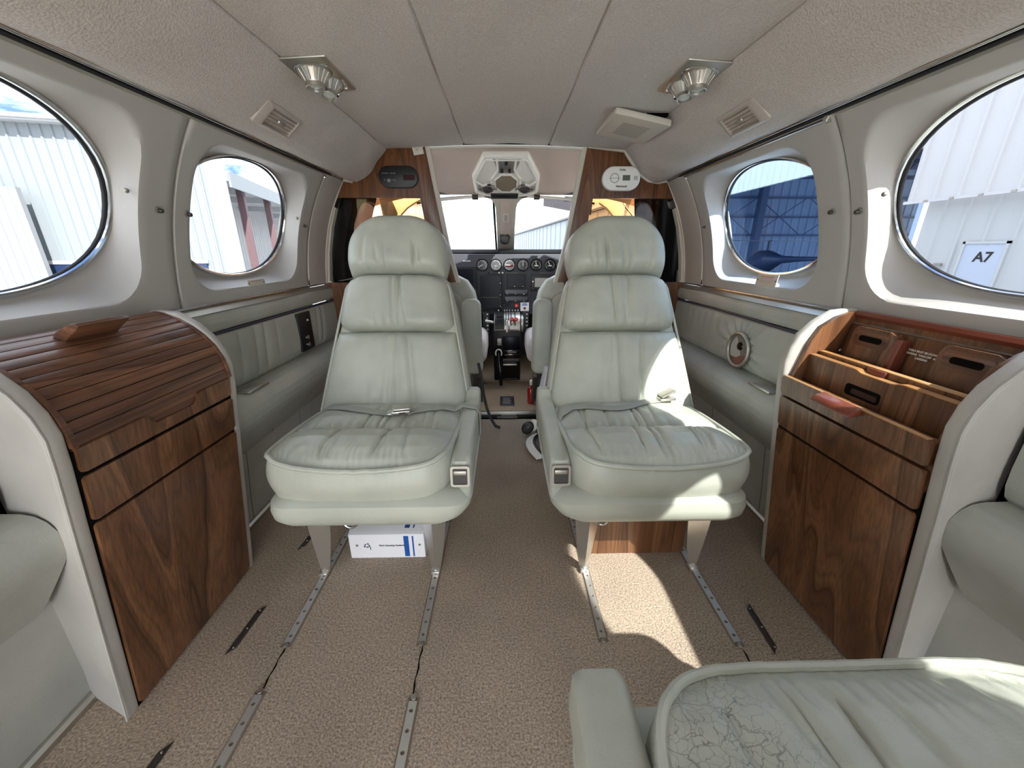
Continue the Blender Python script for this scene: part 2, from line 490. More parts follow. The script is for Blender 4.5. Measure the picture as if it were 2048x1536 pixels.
GAS = (1.132, .492)     # round gasper on the right side wall
def wall(side):
    sname = 'left' if side < 0 else 'right'
    w = struct(empty('wall_'+sname))
    seams = [-.94, -.335, .265, .883 if side < 0 else .842, 1.478]
    k = 0
    for (wy, wz), y0, y1 in zip(WIN, seams[:-1], seams[1:]):
        g, ov, pt = window_panel(side, y0+.002, y1-.002, wy, wz)
        g.build('window_panel', 'wall', w, angle=50)
        win = struct(empty('window_%d' % (WN[0]))); WN[0] += 1
        # pane: gently curved sheet closing the oval
        pg = G()
        rr = [0, .3, .6, .85, 1.04]
        vs = []; n = len(ov)
        for t in rr: vs += [pt(wy+(y-wy)*t, OC+(z-OC)*t, .060) for y, z in ov]
        pg.add(vs, [(i*n+q, i*n+(q+1) % n, (i+1)*n+(q+1) % n, (i+1)*n+q) for i in range(len(rr)-1) for q in range(n)])
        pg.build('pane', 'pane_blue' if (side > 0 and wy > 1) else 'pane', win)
        G().tube([pt(wy+(y-wy)*1.0, OC+(z-OC)*1.0, .051) for y, z in ov], .0042, 8, True).build('trim_ring', 'chrome', win)
        G().tube([pt(wy+(y-wy)*.985, OC+(z-OC)*.985, .058) for y, z in ov], .0036, 8, True).build('gasket', 'rubber', win)
    # plain panels fore and aft of the windows
    z5 = [(XP(z), z) for z in np.linspace(.652, 1.033, 14)]
    for a, b in ((YA, -.942), (1.48, YB+.0)):
        pr = [(XP(.652)+.01, .652)] + z5 + [(XP(1.033)+.01, 1.033)]
        extr(side, pr, a, b, 4, lambda x, y, z: (x-.004 if y > 1.5 else x, z)).build('plain_panel', 'wall', w)
    for q in seams:
        extr(side, [(x+.010, z) for x, z in z5], q-.012, q+.012, 1).build('seam_backing', 'void', w)
    # the outer light-tight skin between and around the windows
    sk = G()
    edges = [YA, WIN[0][0]-.245] + [q for a, b in zip(WIN, WIN[1:]) for q in (a[0]+.245, b[0]-.245)] + [WIN[3][0]+.245, YB]
    for a, b in zip(edges[::2], edges[1::2]):
        if b-a > .01: sk.prism([(side*(x+.066), z) for x, z in z5]+[(side*(x+.075), z) for x, z in z5[::-1]], a, b)
    sk.build('outer_skin', 'cream', w)
    # padded roll, navy piping, pleated panel, ledge, lower panel
    roll = [(.728, .640), (.717, .637), (.7115, .628), (.7085, .615), (.709, .602), (.714, .592), (.725, .589)]
    def d_roll(x, y, z):
        return x + .0016*math.sin(y*21)*gauss(z-.625, .02), z + .0022*math.sin(y*9+1)*gauss(z-.637, .012)
    CA, CB = .462, .812
    for a, b, n_ in ((YA, CA, 40), (CB, 1.53, 60)): extr(side, dense(roll, 18), a, b, n_, d_roll).build('padded_roll', 'vinyl', w)
    extr(side, [(x+.001, z) for x, z in dense(roll, 10)], 1.5295, YB, 3).build('padded_roll', 'vinyl', w)
    pz = lambda y: .5875 + (.003*math.sin(y*6.) if side > 0 else .002*math.sin(y*3))
    for a, b in ((YA, CA), (CB, YB)): G().tube([(side*.7135, y, pz(y)) for y in np.linspace(a, b, 60)], .0036, 8).build('piping', 'navy', w)
    pl = [(.724, .588), (.7125, .581), (.7085, .565), (.7065, .53), (.7065, .49), (.709, .46), (.716, .44), (.73, .428)]
    def d_pleat(x, y, z):
        t = (z-.43)/.16
        d = .0
        env = math.sin(PI*min(1, max(0, t)))**.5
        if side < 0:
            for yc, dep, wd in ((1.02, .007, .012), (1.085, .005, .010), (1.135, .0095, .010), (1.19, .0025, .01), (.95, .003, .015), (1.46, .004, .012), (1.5, .006, .012), (.3, .006, .012), (.36, .008, .012)):
                yy = yc - .022*(1-t)
                d += dep*math.exp(-abs((y-yy)/wd)**1.3)*env
            d += .0012*math.sin(y*75+z*12)*env*max(0, t-.35)
        else:
            ry, rz = y-GAS[0], z-GAS[1]; r = math.hypot(ry, rz); a = math.atan2(rz, ry)
            fold = .0032*math.sin(a*17+.6*math.sin(a*3))*gauss(r-.075, .05)
            top = .0024*math.sin(y*120+2*math.sin(y*9))*max(0, t-.45)*1.6
            d += (fold+top)*env + .004*gauss(r, .06)
            d += .0022*math.sin(a*9+1.2)*gauss(r-.14, .09)*env
        return x+d, z
    for a, b, n_ in ((YA, CA, 160), (CB, 1.522, 300)): extr(side, dense(pl, 40), a, b, n_, d_pleat).build('pleated_panel', 'vinyl', w)
    extr(side, [(x+.0015, z) for x, z in dense(pl, 20)], 1.5205, YB, 4).build('pleated_panel', 'vinyl', w)
    led = [(.735, .432), (.715, .4315), (.69, .431), (.672, .427), (.658, .417), (.649, .402), (.6455, .385), (.648, .367), (.656, .350), (.668, .333), (.69, .303), (.715, .270), (.735, .246), (.76, .236)]
    for a, b, n_ in ((YA, CA, 40), (CB, YB, 40)): extr(side, dense(led, 60), a, b, n_, lambda x, y, z: (x+.0012*math.sin(y*14+z*20), z)).build('armrest_ledge', 'vinyl', w)
    low = [(.741, .262), (.7445, .24), (.752, .18), (.763, .10), (.7735, .004)]
    for a, b in ((YA, .335), (.337, CA+.05), (CB, .98), (.982, 1.28), (1.282, YB)):
        pr = dense(low, 12)
        extr(side, [(pr[0][0]+.006, pr[0][1])]+pr, a, b, 2).build('lower_panel', 'vinyl_grey', w)
    extr(side, [(x+.012, z) for x, z in low], YA, YB).build('seam_backing', 'void', w)
    # metal strips
    t = struct(empty('trim_%d' % (1 if side < 0 else 2)))
    G().tube([(side*.6015, y, 1.0315) for y in (YA, YB)], .0050, 10).build('bright_strip', 'chrome', t)
    G().tube([(side*.6095, y, 1.026) for y in (YA, YB)], .0036, 8).build('dark_strip', 'rubber', t)
    G().prism([(side*x, z) for x, z in ((.607, 1.031), (.613, 1.019), (.617, 1.02), (.612, 1.034))], YA, YB).build('lower_strip', 'satin', t)
    t = struct(empty('trim_%d' % (3 if side < 0 else 4)))
    G().tube([(side*.7285, y, .6535) for y in (YA, YB)], .0035, 10).build('bright_strip', 'chrome', t)
    G().prism([(side*x, z) for x, z in ((.7285, .6495), (.7135, .637), (.7155, .6345), (.732, .647))], YA, YB).build('flat_strip', 'satin', t)
    # metal kick strip along the carpet
    b = G().prism([(side*x, z) for x, z in ((.7715, .0), (.762, .001), (.7605, .012), (.7655, .018), (.7705, .019))], YA, YB).build('baseboard_'+sname, 'satin')
    struct(b)

WN = [1]
wall(-1); wall(1)

# floor
fl = G().grid(lambda u, v: (lerp(-.80, .80, u), lerp(YA, 1.72, v), 0), 8, 16)
struct(fl.build('floor', 'carpet'))

# headliner: three ceiling panels with narrow seams, and a padded shoulder each side
cz = lambda x: 1.1475 - .0035*(abs(x)/.155)**1.4 if abs(x) < .16 else lerp(1.144, 1.128, (abs(x)-.16)/.277)
cpr = []
for a, b in ((-.437, -.157), (-.155, .155), (.157, .437)):
    xs = np.linspace(a, b, 12)
    for i, x in enumerate(xs):
        cpr.append((x, cz(x) + (.004 if i in (0, len(xs)-1) else 0)))
        if i == 0: cpr.append((x+.0022, cz(x)))
        if i == len(xs)-2: cpr.append((xs[-1]-.0022, cz(xs[-1])))
cg = G().grid(lambda u, v: (cpr[round(u*(len(cpr)-1))][0], lerp(YA, 1.6185, v), cpr[round(u*(len(cpr)-1))][1] + .0015*math.sin(u*40+v*50)), len(cpr)-1, 120)
struct(cg.build('ceiling', 'headliner', angle=30))
sh = [(.612, 1.040), (.606, 1.0355), (.592, 1.0295), (.572, 1.0255), (.552, 1.027), (.53, 1.036), (.508, 1.050), (.485, 1.070), (.462, 1.096), (.445, 1.119), (.4385, 1.127), (.4375, 1.133)]
for s_, nm in ((-1, 'ceiling_left'), (1, 'ceiling_right')):
    def d_sh(x, y, z):
        e = sstep(1.3, 1.61, y)
        return x + .004*e*math.sin(z*90+y*30), z - .007*e*gauss(x-.56, .04) + .0012*math.sin(y*33+x*40)
    o = struct(extr(s_, dense(sh, 40), YA, 1.612, 90, d_sh).build(nm, 'headliner'))
    G().prism([(s_*.435, 1.137), (s_*.441, 1.131), (s_*.620, 1.045), (s_*.66, 1.03), (s_*.69, 1.06), (s_*.46, 1.16)], YA, YB).build('backing', 'void', o)
bk = G().prism([(-.46, 1.156), (.46, 1.156), (.46, 1.165), (-.46, 1.165)], YA, YB)
struct(bk.build('ceiling_deck', 'void'))
# light-tight shell below
lt = G()
for s_ in (-1, 1): lt.prism([(s_*.80, -.02), (s_*.81, -.02), (s_*.81, .66), (s_*.80, .66)], YA, YB); lt.prism([(s_*.735, .655), (s_*.81, .655), (s_*.81, .665), (s_*.735, .665)], YA, YB)
lt.prism([(-.81, -.02), (.81, -.02), (.81, -.012), (-.81, -.012)], YA, 2.9)
lt.prism([(-.62, 1.136), (.62, 1.136), (.62, 1.165), (-.62, 1.165)], 1.632, 1.66)
struct(lt.build('wall_shell', 'void'))
# ------------------------------------------------------------------ cabin seats
BU = Vector((0, .23, .52)).normalized(); BN = Vector((0, -.52, .23)).normalized()
BO = Vector((0, .18, .345))
BACK = frame(BO, (1, 0, 0), BU, BN)          # local x across, y up the back, z towards the sitter

def pad_surface(nu, nv, f, back, bulge=.006, kskirt=6, M4=None, rnd=.3, cn=0):
    """cushion: f(u, w) -> (x, y, z) with u, w in -1..1, plus a rolled side down to depth `back`"""
    g = G()
    def sq(u, w):
        r = max(abs(u), abs(w)); k = 1.
        if cn and r > 1e-6:
            c, s = abs(u)/r, abs(w)/r
            k = lerp(1., 1/((c**cn+s**cn)**(1/cn)), r**5)
        return k*u*math.sqrt(1-rnd*w*w/2), k*w*math.sqrt(1-rnd*u*u/2)
    def top(a, b):
        u, w = sq(2*a-1, 2*b-1); return f(u, w, 2*a-1, 2*b-1)
    g.grid(top, nu, nv, M4=M4)
    ring = [top(i/nu, 0) for i in range(nu)] + [top(1, j/nv) for j in range(nv)] + [top(1-i/nu, 1) for i in range(nu)] + [top(0, 1-j/nv) for j in range(nv)]
    n = len(ring)
    nor = []
    for i in range(n):
        a, b = ring[i-3], ring[(i+3) % n]
        d = Vector((b[0]-a[0], b[1]-a[1])); d = d.normalized() if d.length > 1e-9 else Vector((1, 0))
        nor.append((d.y, -d.x))
    def sk(a, b):
        i = round(a*n) % n; p = ring[i]
        z0, z1 = p[2], back(p) if callable(back) else back
        o = bulge*math.sin(PI*min(1, b*1.02))
        return (p[0]+nor[i][0]*o, p[1]+nor[i][1]*o, lerp(z0, z1, b))
    g.grid(sk, n, kskirt, closed_u=True, M4=M4)
    base = [sk(i/n, 1) for i in range(n)]
    g.add(base, [tuple(range(n))], M4)
    return g, ring

def make_seat(name, label, loc, rz=0., mx=1, seed=1, xl=-.165, arm_y=-.155, mat='leather', belt=None, ring_x=None, aw=.043, bezel=True, group='cabin passenger seats'):
    rnd = random.Random(seed)
    t = thing(name, label, 'seat', loc, rz, group)
    B = lambda g, nm, m, par=t, **k: g.build(nm, m, par, mx=mx, **k)
    XR = .198
    # ---- seat cushion
    hv = ([0, .05, .13, .24, .35, .43, .47, .52, .62, .8, .93, 1.], [.372, .386, .398, .404, .399, .384, .375, .382, .387, .383, .374, .362])
    pl_f = [(rnd.uniform(-.75, .75), rnd.uniform(.004, .0075), rnd.uniform(.016, .028), rnd.uniform(-.16, .16)) for _ in range(7)]
    pl_r = [(rnd.uniform(-.7, .7), rnd.uniform(.0035, .007), rnd.uniform(.016, .026), rnd.uniform(-.12, .12)) for _ in range(6)]
    def cush(u, w, u0, w0):
        v = (w+1)/2; vv = (w0+1)/2
        half = lerp((XR-xl)/2+.007, (XR+.004-xl+.022)/2+.004, v); cx = lerp((XR+xl)/2-.006, (XR+xl-.02)/2-.004, v)
        a = abs(u0)**6; es = lerp(.389, .352, vv)
        z = interp(vv, *hv)*(1-a)+es*a
        e0 = .370+(.023 if u0 < 0 else .013)*u0*u0
        b = (1-min(1, vv/.07))**2; z = z*(1-b)+e0*b
        ins = 1-abs(u0)**8
        crease = gauss(vv-.47, .018)
        z -= .006*crease*ins
        for c, d, wd, sl in pl_f:
            ul = c+sl*(vv-.2)*2; z -= d*math.exp(-abs((u0-ul)/wd)**1.4)*sstep(.03, .15, vv)*(1-sstep(.43, .5, vv))*ins
        for c, d, wd, sl in pl_r:
            ul = c+sl*(vv-.7)*2; z -= d*math.exp(-abs((u0-ul)/wd)**1.4)*sstep(.44, .5, vv)*(1-sstep(.7, .95, vv))*ins
        z += .0011*math.sin(u0*70+9*noise.noise((u0*4, vv*5, seed)))*gauss(vv-.07, .07)*ins
        z += .0012*noise.noise((u0*9, vv*14, seed*3.))*ins
        z += .0014*math.sin(u0*52+seed)*gauss(vv-.5, .05)*ins + .0014*math.sin(u0*47+2*seed)*gauss(vv-.43, .04)*ins
        return (cx+half*u, lerp(-.19, .195, v), z)
    g, ring = pad_surface(150, 100, cush, .298, .010, 10, rnd=.18, cn=8. if bezel else 5.5)
    c = B(g, 'seat_cushion', mat)
    B(G().tube([(p[0]*1.004, p[1]-.002 if p[1] < -.1 else p[1], p[2]+.0015) for p in ring[::3]], .0052, 8, True), 'piping', 'leather', c)
    # ---- tray under the cushion
    def tray():
        g = G(); lev = [(.312, -.03), (.3005, -.004), (.296, .004), (.28, .008), (.262, .005), (.246, -.010), (.238, -.024), (.235, -.045)]
        xr = .200+aw
        out = rrect(xr-xl+.004, .40, .045, 8, cx=(xr+xl)/2, cy=-.0)
        n = len(out); vs = []
        cxm = (xr+xl)/2
        for z, o in lev:
            cut = interp(z, [.235, .25, .27, .29, .312], [aw*.95, aw*.68, aw*.36, aw*.1, 0])
            for x, y in out:
                d = Vector((x-cxm, y)).normalized()
                vs.append((x+d.x*o*.9-cut*sstep(cxm, xr, x), y+d.y*o*(1 if y < 0 else .4), z))
        fs = [(i*n+k, i*n+(k+1) % n, (i+1)*n+(k+1) % n, (i+1)*n+k) for i in range(len(lev)-1) for k in range(n)]
        fs += [tuple(range(n)), tuple((len(lev)-1)*n+k for k in range(n))]
        return g.add(vs, fs)
    B(tray(), 'seat_base', 'leather')
    # ---- aisle armrest: a padded panel rising from the base
    side = [(-.190, .292), (.215, .292), (.235, .33), (.236, .385), (.226, .398), (.196, .398), (.185, .386), (.17, .377), (.0, .377), (arm_y+.03, .373), (arm_y+.008, .366), (arm_y, .352), (arm_y-.002, .315), (arm_y-.016, .303)]
    gg = G().prism(side, .1985, .1995+aw, 'X', bev=.012, seg=4)
    ar = B(gg, 'armrest', 'leather')
        # chrome pocket with the recline lever on the front of the armrest
    P0 = frame((.1985+aw/2+.0005, arm_y-.0035, .3385), (1, 0, 0), (0, .10, 1), (0, -1, .10))
    fr = G(); o1 = rrect(.040, .046, .006); o2 = rrect(.030, .036, .003); n = len(o1)
    vs = [(x, y, 0) for x, y in o1]+[(x, y, .004) for x, y in o1]+[(x, y, .004) for x, y in o2]+[(x, y, .0005) for x, y in o2]
    fs = [(i*n+k, i*n+(k+1) % n, (i+1)*n+(k+1) % n, (i+1)*n+k) for i in range(3) for k in range(n)]
    if bezel:
        fr.add(vs, fs, P0); lv = B(fr, 'lever_bezel', 'steel')
        B(G().box(-.0145, .0145, -.0175, .0175, -.001, .0012, P0), 'recess', 'recess', lv)
        B(G().box(-.0135, .0135, .003, .0125, .0005, .0042, P0, .0012), 'lever', 'steel', lv)
    # ---- backrest
    def side_half(s):
        return interp(s, [-.04, .0, .1, .228, .395], [.206, .210, .194, .172, .143])
    def mk_pad(s0, s1, T, folds, k, half=None, back=-.03, nu=110, nv=80, rn=.10, tp=8., cn=0):
        def f(u, w, u0, w0):
            v = (w+1)/2; vv = (w0+1)/2; s = lerp(s0, s1, v)
            h = (half or side_half)(s)
            D = T*(1-abs(u0)**5)**.6*(1-abs(w0)**tp)**.7
            ins = (1-abs(u0)**8)*(1-abs(w0)**10)
            for c, d, wd, sl, va, vb in folds:
                ul = c+sl*(vv-.5)
                D -= d*math.exp(-abs((u0-ul)/wd)**1.4)*sstep(va-.12, va+.08, vv)*(1-sstep(vb-.2, vb+.1, vv))*ins
            D += .0012*math.sin(u0*44+k)*(gauss(vv-1, .10)+gauss(vv, .10))*ins
            D += .0016*noise.noise((u0*5, vv*6, k))*ins
            return (h*u, s, D)
        return pad_surface(nu, nv, f, back, .004, 6, BACK, rn, cn)
    F = lambda n, lo, hi, va, vb, sc_=1.: [(rnd.uniform(lo, hi), rnd.uniform(.0032, .0068)*sc_, rnd.uniform(.022, .045), rnd.uniform(-.14, .14), va+rnd.uniform(-.1, .1), vb+rnd.uniform(-.1, .1)) for _ in range(n)]
    g, r1 = mk_pad(-.045, .2275, .042, F(5, -.35, .35, .2, 1.1)+F(3, -.6, .6, -.2, .35)+[(0.02, .006, .03, .05, -.1, 1.1)], seed*1.3)
    b1 = B(g, 'backrest_cushion', 'leather')
    g, r2 = mk_pad(.2280, .3955, .047, F(5, -.3, .3, -.2, 1.2)+F(3, -.75, .75, -.2, .4), seed*2.1, rn=.14, cn=8.)
    b2 = B(g, 'backrest_cushion', 'leather')
    def hhalf(s):
        v = (s-.396)/.176
        if v < .32: return .147-.010*((.32-v)/.32)**2
        return max(.004, .147*(max(0., 1-((v-.32)/.69)**2.7))**.5)
    g, r3 = mk_pad(.397, .572, .058, F(8, -.6, .6, -.25, .45, 1.), seed*.7, hhalf, -.045, rn=.04, tp=7., nv=90)
    B(g, 'headrest', 'leather')
    # shell and rear upholstery
    outl = [(side_half(s)+.012-.010*sstep(.30, .39, s), s) for s in np.linspace(-.04, .385, 12)] + [(.125, .405), (.10, .42)]
    outl = outl + [(-x+.010*(1-sstep(.30, .39, s)), s) for x, s in outl[::-1]]
    B(G().prism([(x, s) for x, s in outl], -.095, -.006, 'Z', BACK, .016, 4), 'backrest_shell', 'leather')
    for sd in (1, -1):
        B(G().tube([BACK @ Vector((sd*(side_half(s)+.002-.05*max(0, (s-.355)/.035)**2.5), s, .001)) for s in np.linspace(-.03, .388, 40)], .0035, 8), 'side_piping', 'leather')
    # ---- chrome legs: folded channels standing in the floor tracks
    def leg(fx, fy, tx, ty, tw, inner):
        g = G(); q = 1 if inner else -1
        def sec(cx, cy, z, w, d):
            pts = [(-w, d*.35), (-w*.1*q, -d*.5), (w, d*.2), (w*.86, d*.34), (-w*.06*q, -d*.34), (-w*.86, d*.5)]
            return [(cx+a, cy+b, z) for a, b in pts]
        st = [(0, .011, .012), (.1, .0135, .02), (.35, .019, .032), (.7, .025, .042), (1, tw, .048)]
        vs = []
        for k, w, d in st:
            vs += sec(lerp(fx, tx, k), lerp(fy, ty, k), lerp(.010, .245, k), w, d)
        n = 6
        fs = [(i*n+k, i*n+(k+1) % n, (i+1)*n+(k+1) % n, (i+1)*n+k) for i in range(len(st)-1) for k in range(n)]+[tuple(range(n)), tuple((len(st)-1)*n+k for k in range(n))]
        g.add(vs, fs)
        g.box(fx-.011, fx+.011, fy-.014, fy+.012, .004, .016, bev=.003)
        g.lathe([(.0, .024), (.004, .023), (.006, .016), (.006, .0)], 10, Matrix.Translation((fx, fy-.004, .004)))
        return g
    B(leg(-.145, -.075, -.092, -.165, .028, True), 'leg', 'leg', angle=20)
    B(leg(.136, -.075, .157, -.165, .029, False), 'leg', 'leg', angle=20)
    B(leg(-.145, .235, -.10, .17, .028, True), 'leg', 'leg', angle=20)
    B(leg(.136, .235, .157, .17, .029, False), 'leg', 'leg', angle=20)
    if ring_x is not None:
        rg = G(); pts = [(ring_x-.017, -.125, .25), (ring_x-.017, -.125, .205)] + [(ring_x-.017*math.cos(a), -.125-.004*math.sin(a), .205-.017*math.sin(a)) for a in np.linspace(.3, PI-.3, 8)] + [(ring_x+.017, -.125, .205), (ring_x+.017, -.125, .25)]
        B(rg.tube(pts, .0026, 8), 'pull_ring', 'chrome')
    if belt: belt(t, mx, cush)
    return t

def on_cushion(cush, x, y, lift=.004, xl=-.165):
    """point of the cushion surface under local (x, y)"""
    w = (y+.19)/.385*2-1; v = (w+1)/2
    half = lerp((.198-xl)/2, (.202-xl+.022)/2, v); cx = lerp((.198+xl)/2, (.198+xl-.02)/2, v)
    u = max(-.93, min(.93, (x-cx)/half))
    return (x, y, cush(u, w, u, w)[2]+lift)

def strap_pts(cush, ctrl, n=40):
    xs = [c[0] for c in ctrl]; k = np.linspace(0, len(ctrl)-1, n); out = []
    for q in k:
        x = interp(q, range(len(ctrl)), xs); y = interp(q, range(len(ctrl)), [c[1] for c in ctrl])
        out.append(on_cushion(cush, x, y, .0055))
    for _ in range(6):
        out = [out[0]]+[tuple((a+2*b+c)/4 for a, b, c in zip(*tr)) for tr in zip(out, out[1:], out[2:])]+[out[-1]]
    return out

def buckle(M4, parent, mx, lid=0.):
    b = G().box(-.023, .023, -.017, .017, 0, .009, M4, .003).build('buckle', 'satin', parent, mx=mx)
    L = M4 @ Matrix.Translation((-.018, 0, .010)) @ Matrix.Rotation(-lid, 4, 'Y')
    G().box(0, .042, -.0165, .0165, 0, .005, L, .002).build('buckle_lid', 'satin', b, mx=mx)
    G().box(-.034, -.018, -.014, .014, .001, .004, M4, .001).build('tongue', 'chrome', b, mx=mx)
    G().box(-.004, .012, -.0178, -.0172, .003, .006, M4).build('slot', 'black', b, mx=mx)

def belt_left(t, mx, cush):
    a = strap_pts(cush, [(-.176, .13), (-.13, .105), (-.06, .075), (.0, .055), (.035, .05)])
    s1 = G().ribbon(a, .026, .0022).build('seat_belt', 'strap', t, mx=mx)
    b = strap_pts(cush, [(.065, .055), (.11, .085), (.15, .10), (.18, .105)])
    b += [(.2, .11, .388), (.222, .112, .3835), (.238, .113, .380), (.2455, .114, .366), (.2465, .115, .34), (.246, .118, .30)]
    s2 = G().ribbon(b, .026, .0022).build('seat_belt', 'strap', t, mx=mx)
    c = on_cushion(cush, .052, .05, .006)
    buckle(frame(c, (1, .18, .03), (-.18, 1, 0), (0, 0, 1)), s1, mx)
def belt_right(t, mx, cush):
    a = strap_pts(cush, [(.185, .07), (.16, .10), (.12, .095), (.06, .07), (.03, .075), (-.03, .115), (-.09, .145)])
    a = [(.2, .05, .36), (.195, .06, .375)] + a[3:]
    s1 = G().ribbon(a, .026, .0022).build('seat_belt', 'strap', t, mx=mx)
    c = on_cushion(cush, -.115, .15, .007)
    buckle(frame(c, (-1, .1, .05), (-.1, -1, 0), (0, 0, 1)), s1, mx, R(22))

SEAT_L = make_seat('cabin_seat', 'grey-green leather cabin seat above the white handbook box, beside the cabinet with the slatted lid', (-.325, .85, 0), seed=3, belt=belt_left, ring_x=-.035)
SEAT_R = make_seat('cabin_seat', 'grey-green leather cabin seat over a walnut box, beside the open table cabinet', (.325, .85, 0), mx=-1, seed=11, belt=belt_right, ring_x=.117)
SEAT_A = make_seat('cabin_seat', 'worn cracked leather seat turned towards the cockpit, nearest the camera', (.31, .083, 0), rz=PI, seed=5, xl=-.215, arm_y=-.206, mat='leather_worn', aw=.054, bezel=False)
# ------------------------------------------------------------------ side cabinets
def FX(z):  # inboard face of the fronts
    return interp(z, [0, .40, .48, .522], [.673, .617, .606, .600])
EP = [(.684, .0), (.627, .40), (.613, .50), (.6085, .548), (.615, .580), (.630, .610), (.655, .637), (.69, .660), (.722, .664)]   # padded end panel outline (x, z)
LID = [(.600, .524), (.6015, .545), (.606, .567), (.6165, .592), (.632, .614), (.652, .633), (.676, .649), (.703, .660), (.716, .663)]
Y0, Y1 = .478, .797

def cab(side, t, wood, top=.518):
    sd = side
    # padded end panels
    p = [(x-.008, z) for x, z in EP] + [(.735, .664), (.735, .60), (.742, .56), (.742, .30), (.795, .25), (.795, .0)]
    ga = G().prism([(sd*x, z) for x, z in p], Y1, Y1+.022, 'Y', bev=.007, seg=3)
    ga.build('end_panel', 'pad', t)
    gb = G().prism([(sd*x, z) for x, z in p], Y0-.026, Y0, 'Y', bev=.007, seg=3)
    gb.v = [(x, y + .40*max(0, abs(x)-.664), z) for x, y, z in gb.v]
    e = gb.build('end_panel', 'pad', t)
    G().tube([(sd*(x-.0068), Y0-.024, z) for x, z in dense([(EP[0][0]-.004, .004)]+EP[1:], 60)], .0018, 6).build('piping', 'pad', e)
    # dark carcass behind the fronts
    G().prism(([(sd*x, z) for x, z in [(FX(0)+.0035, 0.001), (FX(.40)+.0035, .40), (FX(.48)+.0035, .48), (FX(.518)+.0035, .518)]] if top > .5 else [(sd*x, z) for x, z in [(FX(0)+.0035, .001), (FX(.40)+.0035, .40), (FX(.42)+.0035, .435)]])+ [(sd*x, z) for x, z in [(.695, min(top, .518)), (.695, .3), (.695, .001)]], Y0, Y1).build('carcass', 'void', t)

def front(side, z0, z1, name, mat, t, notch=None, y0=Y0+.0025, y1=Y1-.0035, r=.006, th=.002):
    """bowed front panel between two heights; outline in (y, z), rounded corners"""
    c = [(y+(y0+y1)/2, z+(z0+z1)/2) for y, z in rrect(y1-y0, z1-z0, r, 5)]
    if notch: c = notch(y0, y1, z0, z1)
    bm = bmesh.new()
    vf = [bm.verts.new((FX(z)-th, y, z)) for y, z in c]; vb = [bm.verts.new((FX(z)+.016, y, z)) for y, z in c]
    n = len(c)
    bm.faces.new(vf); bm.faces.new(vb[::-1])
    for i in range(n):
        j = (i+1) % n; bm.faces.new((vf[j], vf[i], vb[i], vb[j]))
    ed = [e for e in bm.edges if e.verts[0] in vf and e.verts[1] in vf]
    bmesh.ops.bevel(bm, geom=ed, offset=.0012, segments=2, affect='EDGES')
    g = G().bm(bm); g.v = [(side*x, y, z) for x, y, z in g.v]
    return g.build(name, mat, t, angle=30)

def notch_out(y0, y1, z0, z1):
    n0, n1, d = .598, .697, .020
    top = [(y1, z1), (n1+.012, z1), (n1+.004, z1-.003), (n1, z1-d+.006), (n1-.008, z1-d), (n0+.008, z1-d), (n0, z1-d+.006), (n0-.004, z1-.003), (n0-.012, z1), (y0, z1)]
    return top + [(y0, z0+.008), (y0+.002, z0+.002), (y0+.008, z0), (y1-.008, z0), (y1-.002, z0+.002), (y1, z0+.008)]

# left: slatted roll lid
tl = thing('side_cabinet', 'walnut side cabinet with a closed slatted roll lid', 'cabinet', (0, 0, 0), group='walnut side cabinets')
cab(-1, tl, 'wood')
front(-1, .008, .397, 'door', 'wood', tl)
front(-1, .403, .477, 'drawer', 'wood', tl)
front(-1, .483, .523, 'lid_rail', 'wood', tl, notch_out)
ns = 11
lp = dense(LID, 400); d = np.cumsum([0]+[math.dist(a, b) for a, b in zip(lp, lp[1:])]); tot = d[-1]
prof = []
for k in range(ns):
    for q, o in ((.0, .0048), (.030, .0048), (.034, .0004), (.11, 0), (.5, -.0004), (.89, 0), (.964, .0004), (.968, .0048)):
        s_ = (k+q)/ns*tot; x = interp(s_, d, [p[0] for p in lp]); z = interp(s_, d, [p[1] for p in lp])
        s2_ = min(tot, s_+.002); s0_ = max(0, s_-.002)
        tx = interp(s2_, d, [p[0] for p in lp])-interp(s0_, d, [p[0] for p in lp]); tz = interp(s2_, d, [p[1] for p in lp])-interp(s0_, d, [p[1] for p in lp])
        L_ = math.hypot(tx, tz); prof.append((x+tz/L_*o, z-tx/L_*o))
g = extr(-1, prof, Y0+.004, Y1-.004, 2); lid = g.build('roll_lid', 'wood_y', tl, angle=25)
G().prism([(-.6035, .490), (-.6025, .526), (-.609, .526), (-.611, .490)], Y0+.004, Y1-.004).build('bottom_rail', 'wood_y', lid)
G().prism([(-(x+.0030), z-.0016) for x, z in LID[:-1]]+[(-.706, .52)], Y0, Y1).build('lid_core', 'void', tl)
for ya, yb in ((Y1-.006, Y1+.001), (Y0-.001, Y0+.006)):
    G().prism([(-(x-.003), z) for x, z in LID]+[(-(x+.004), z) for x, z in LID[::-1]], ya, yb).build('lid_guide', 'wood_y', tl)
hp = [(-.676, .648), (-.668, .655), (-.652, .667), (-.648, .672), (-.652, .676), (-.662, .675), (-.684, .664), (-.692, .657)]
G().prism(hp, .584, .669, bev=.0015).build('handle', 'wood_y', lid)

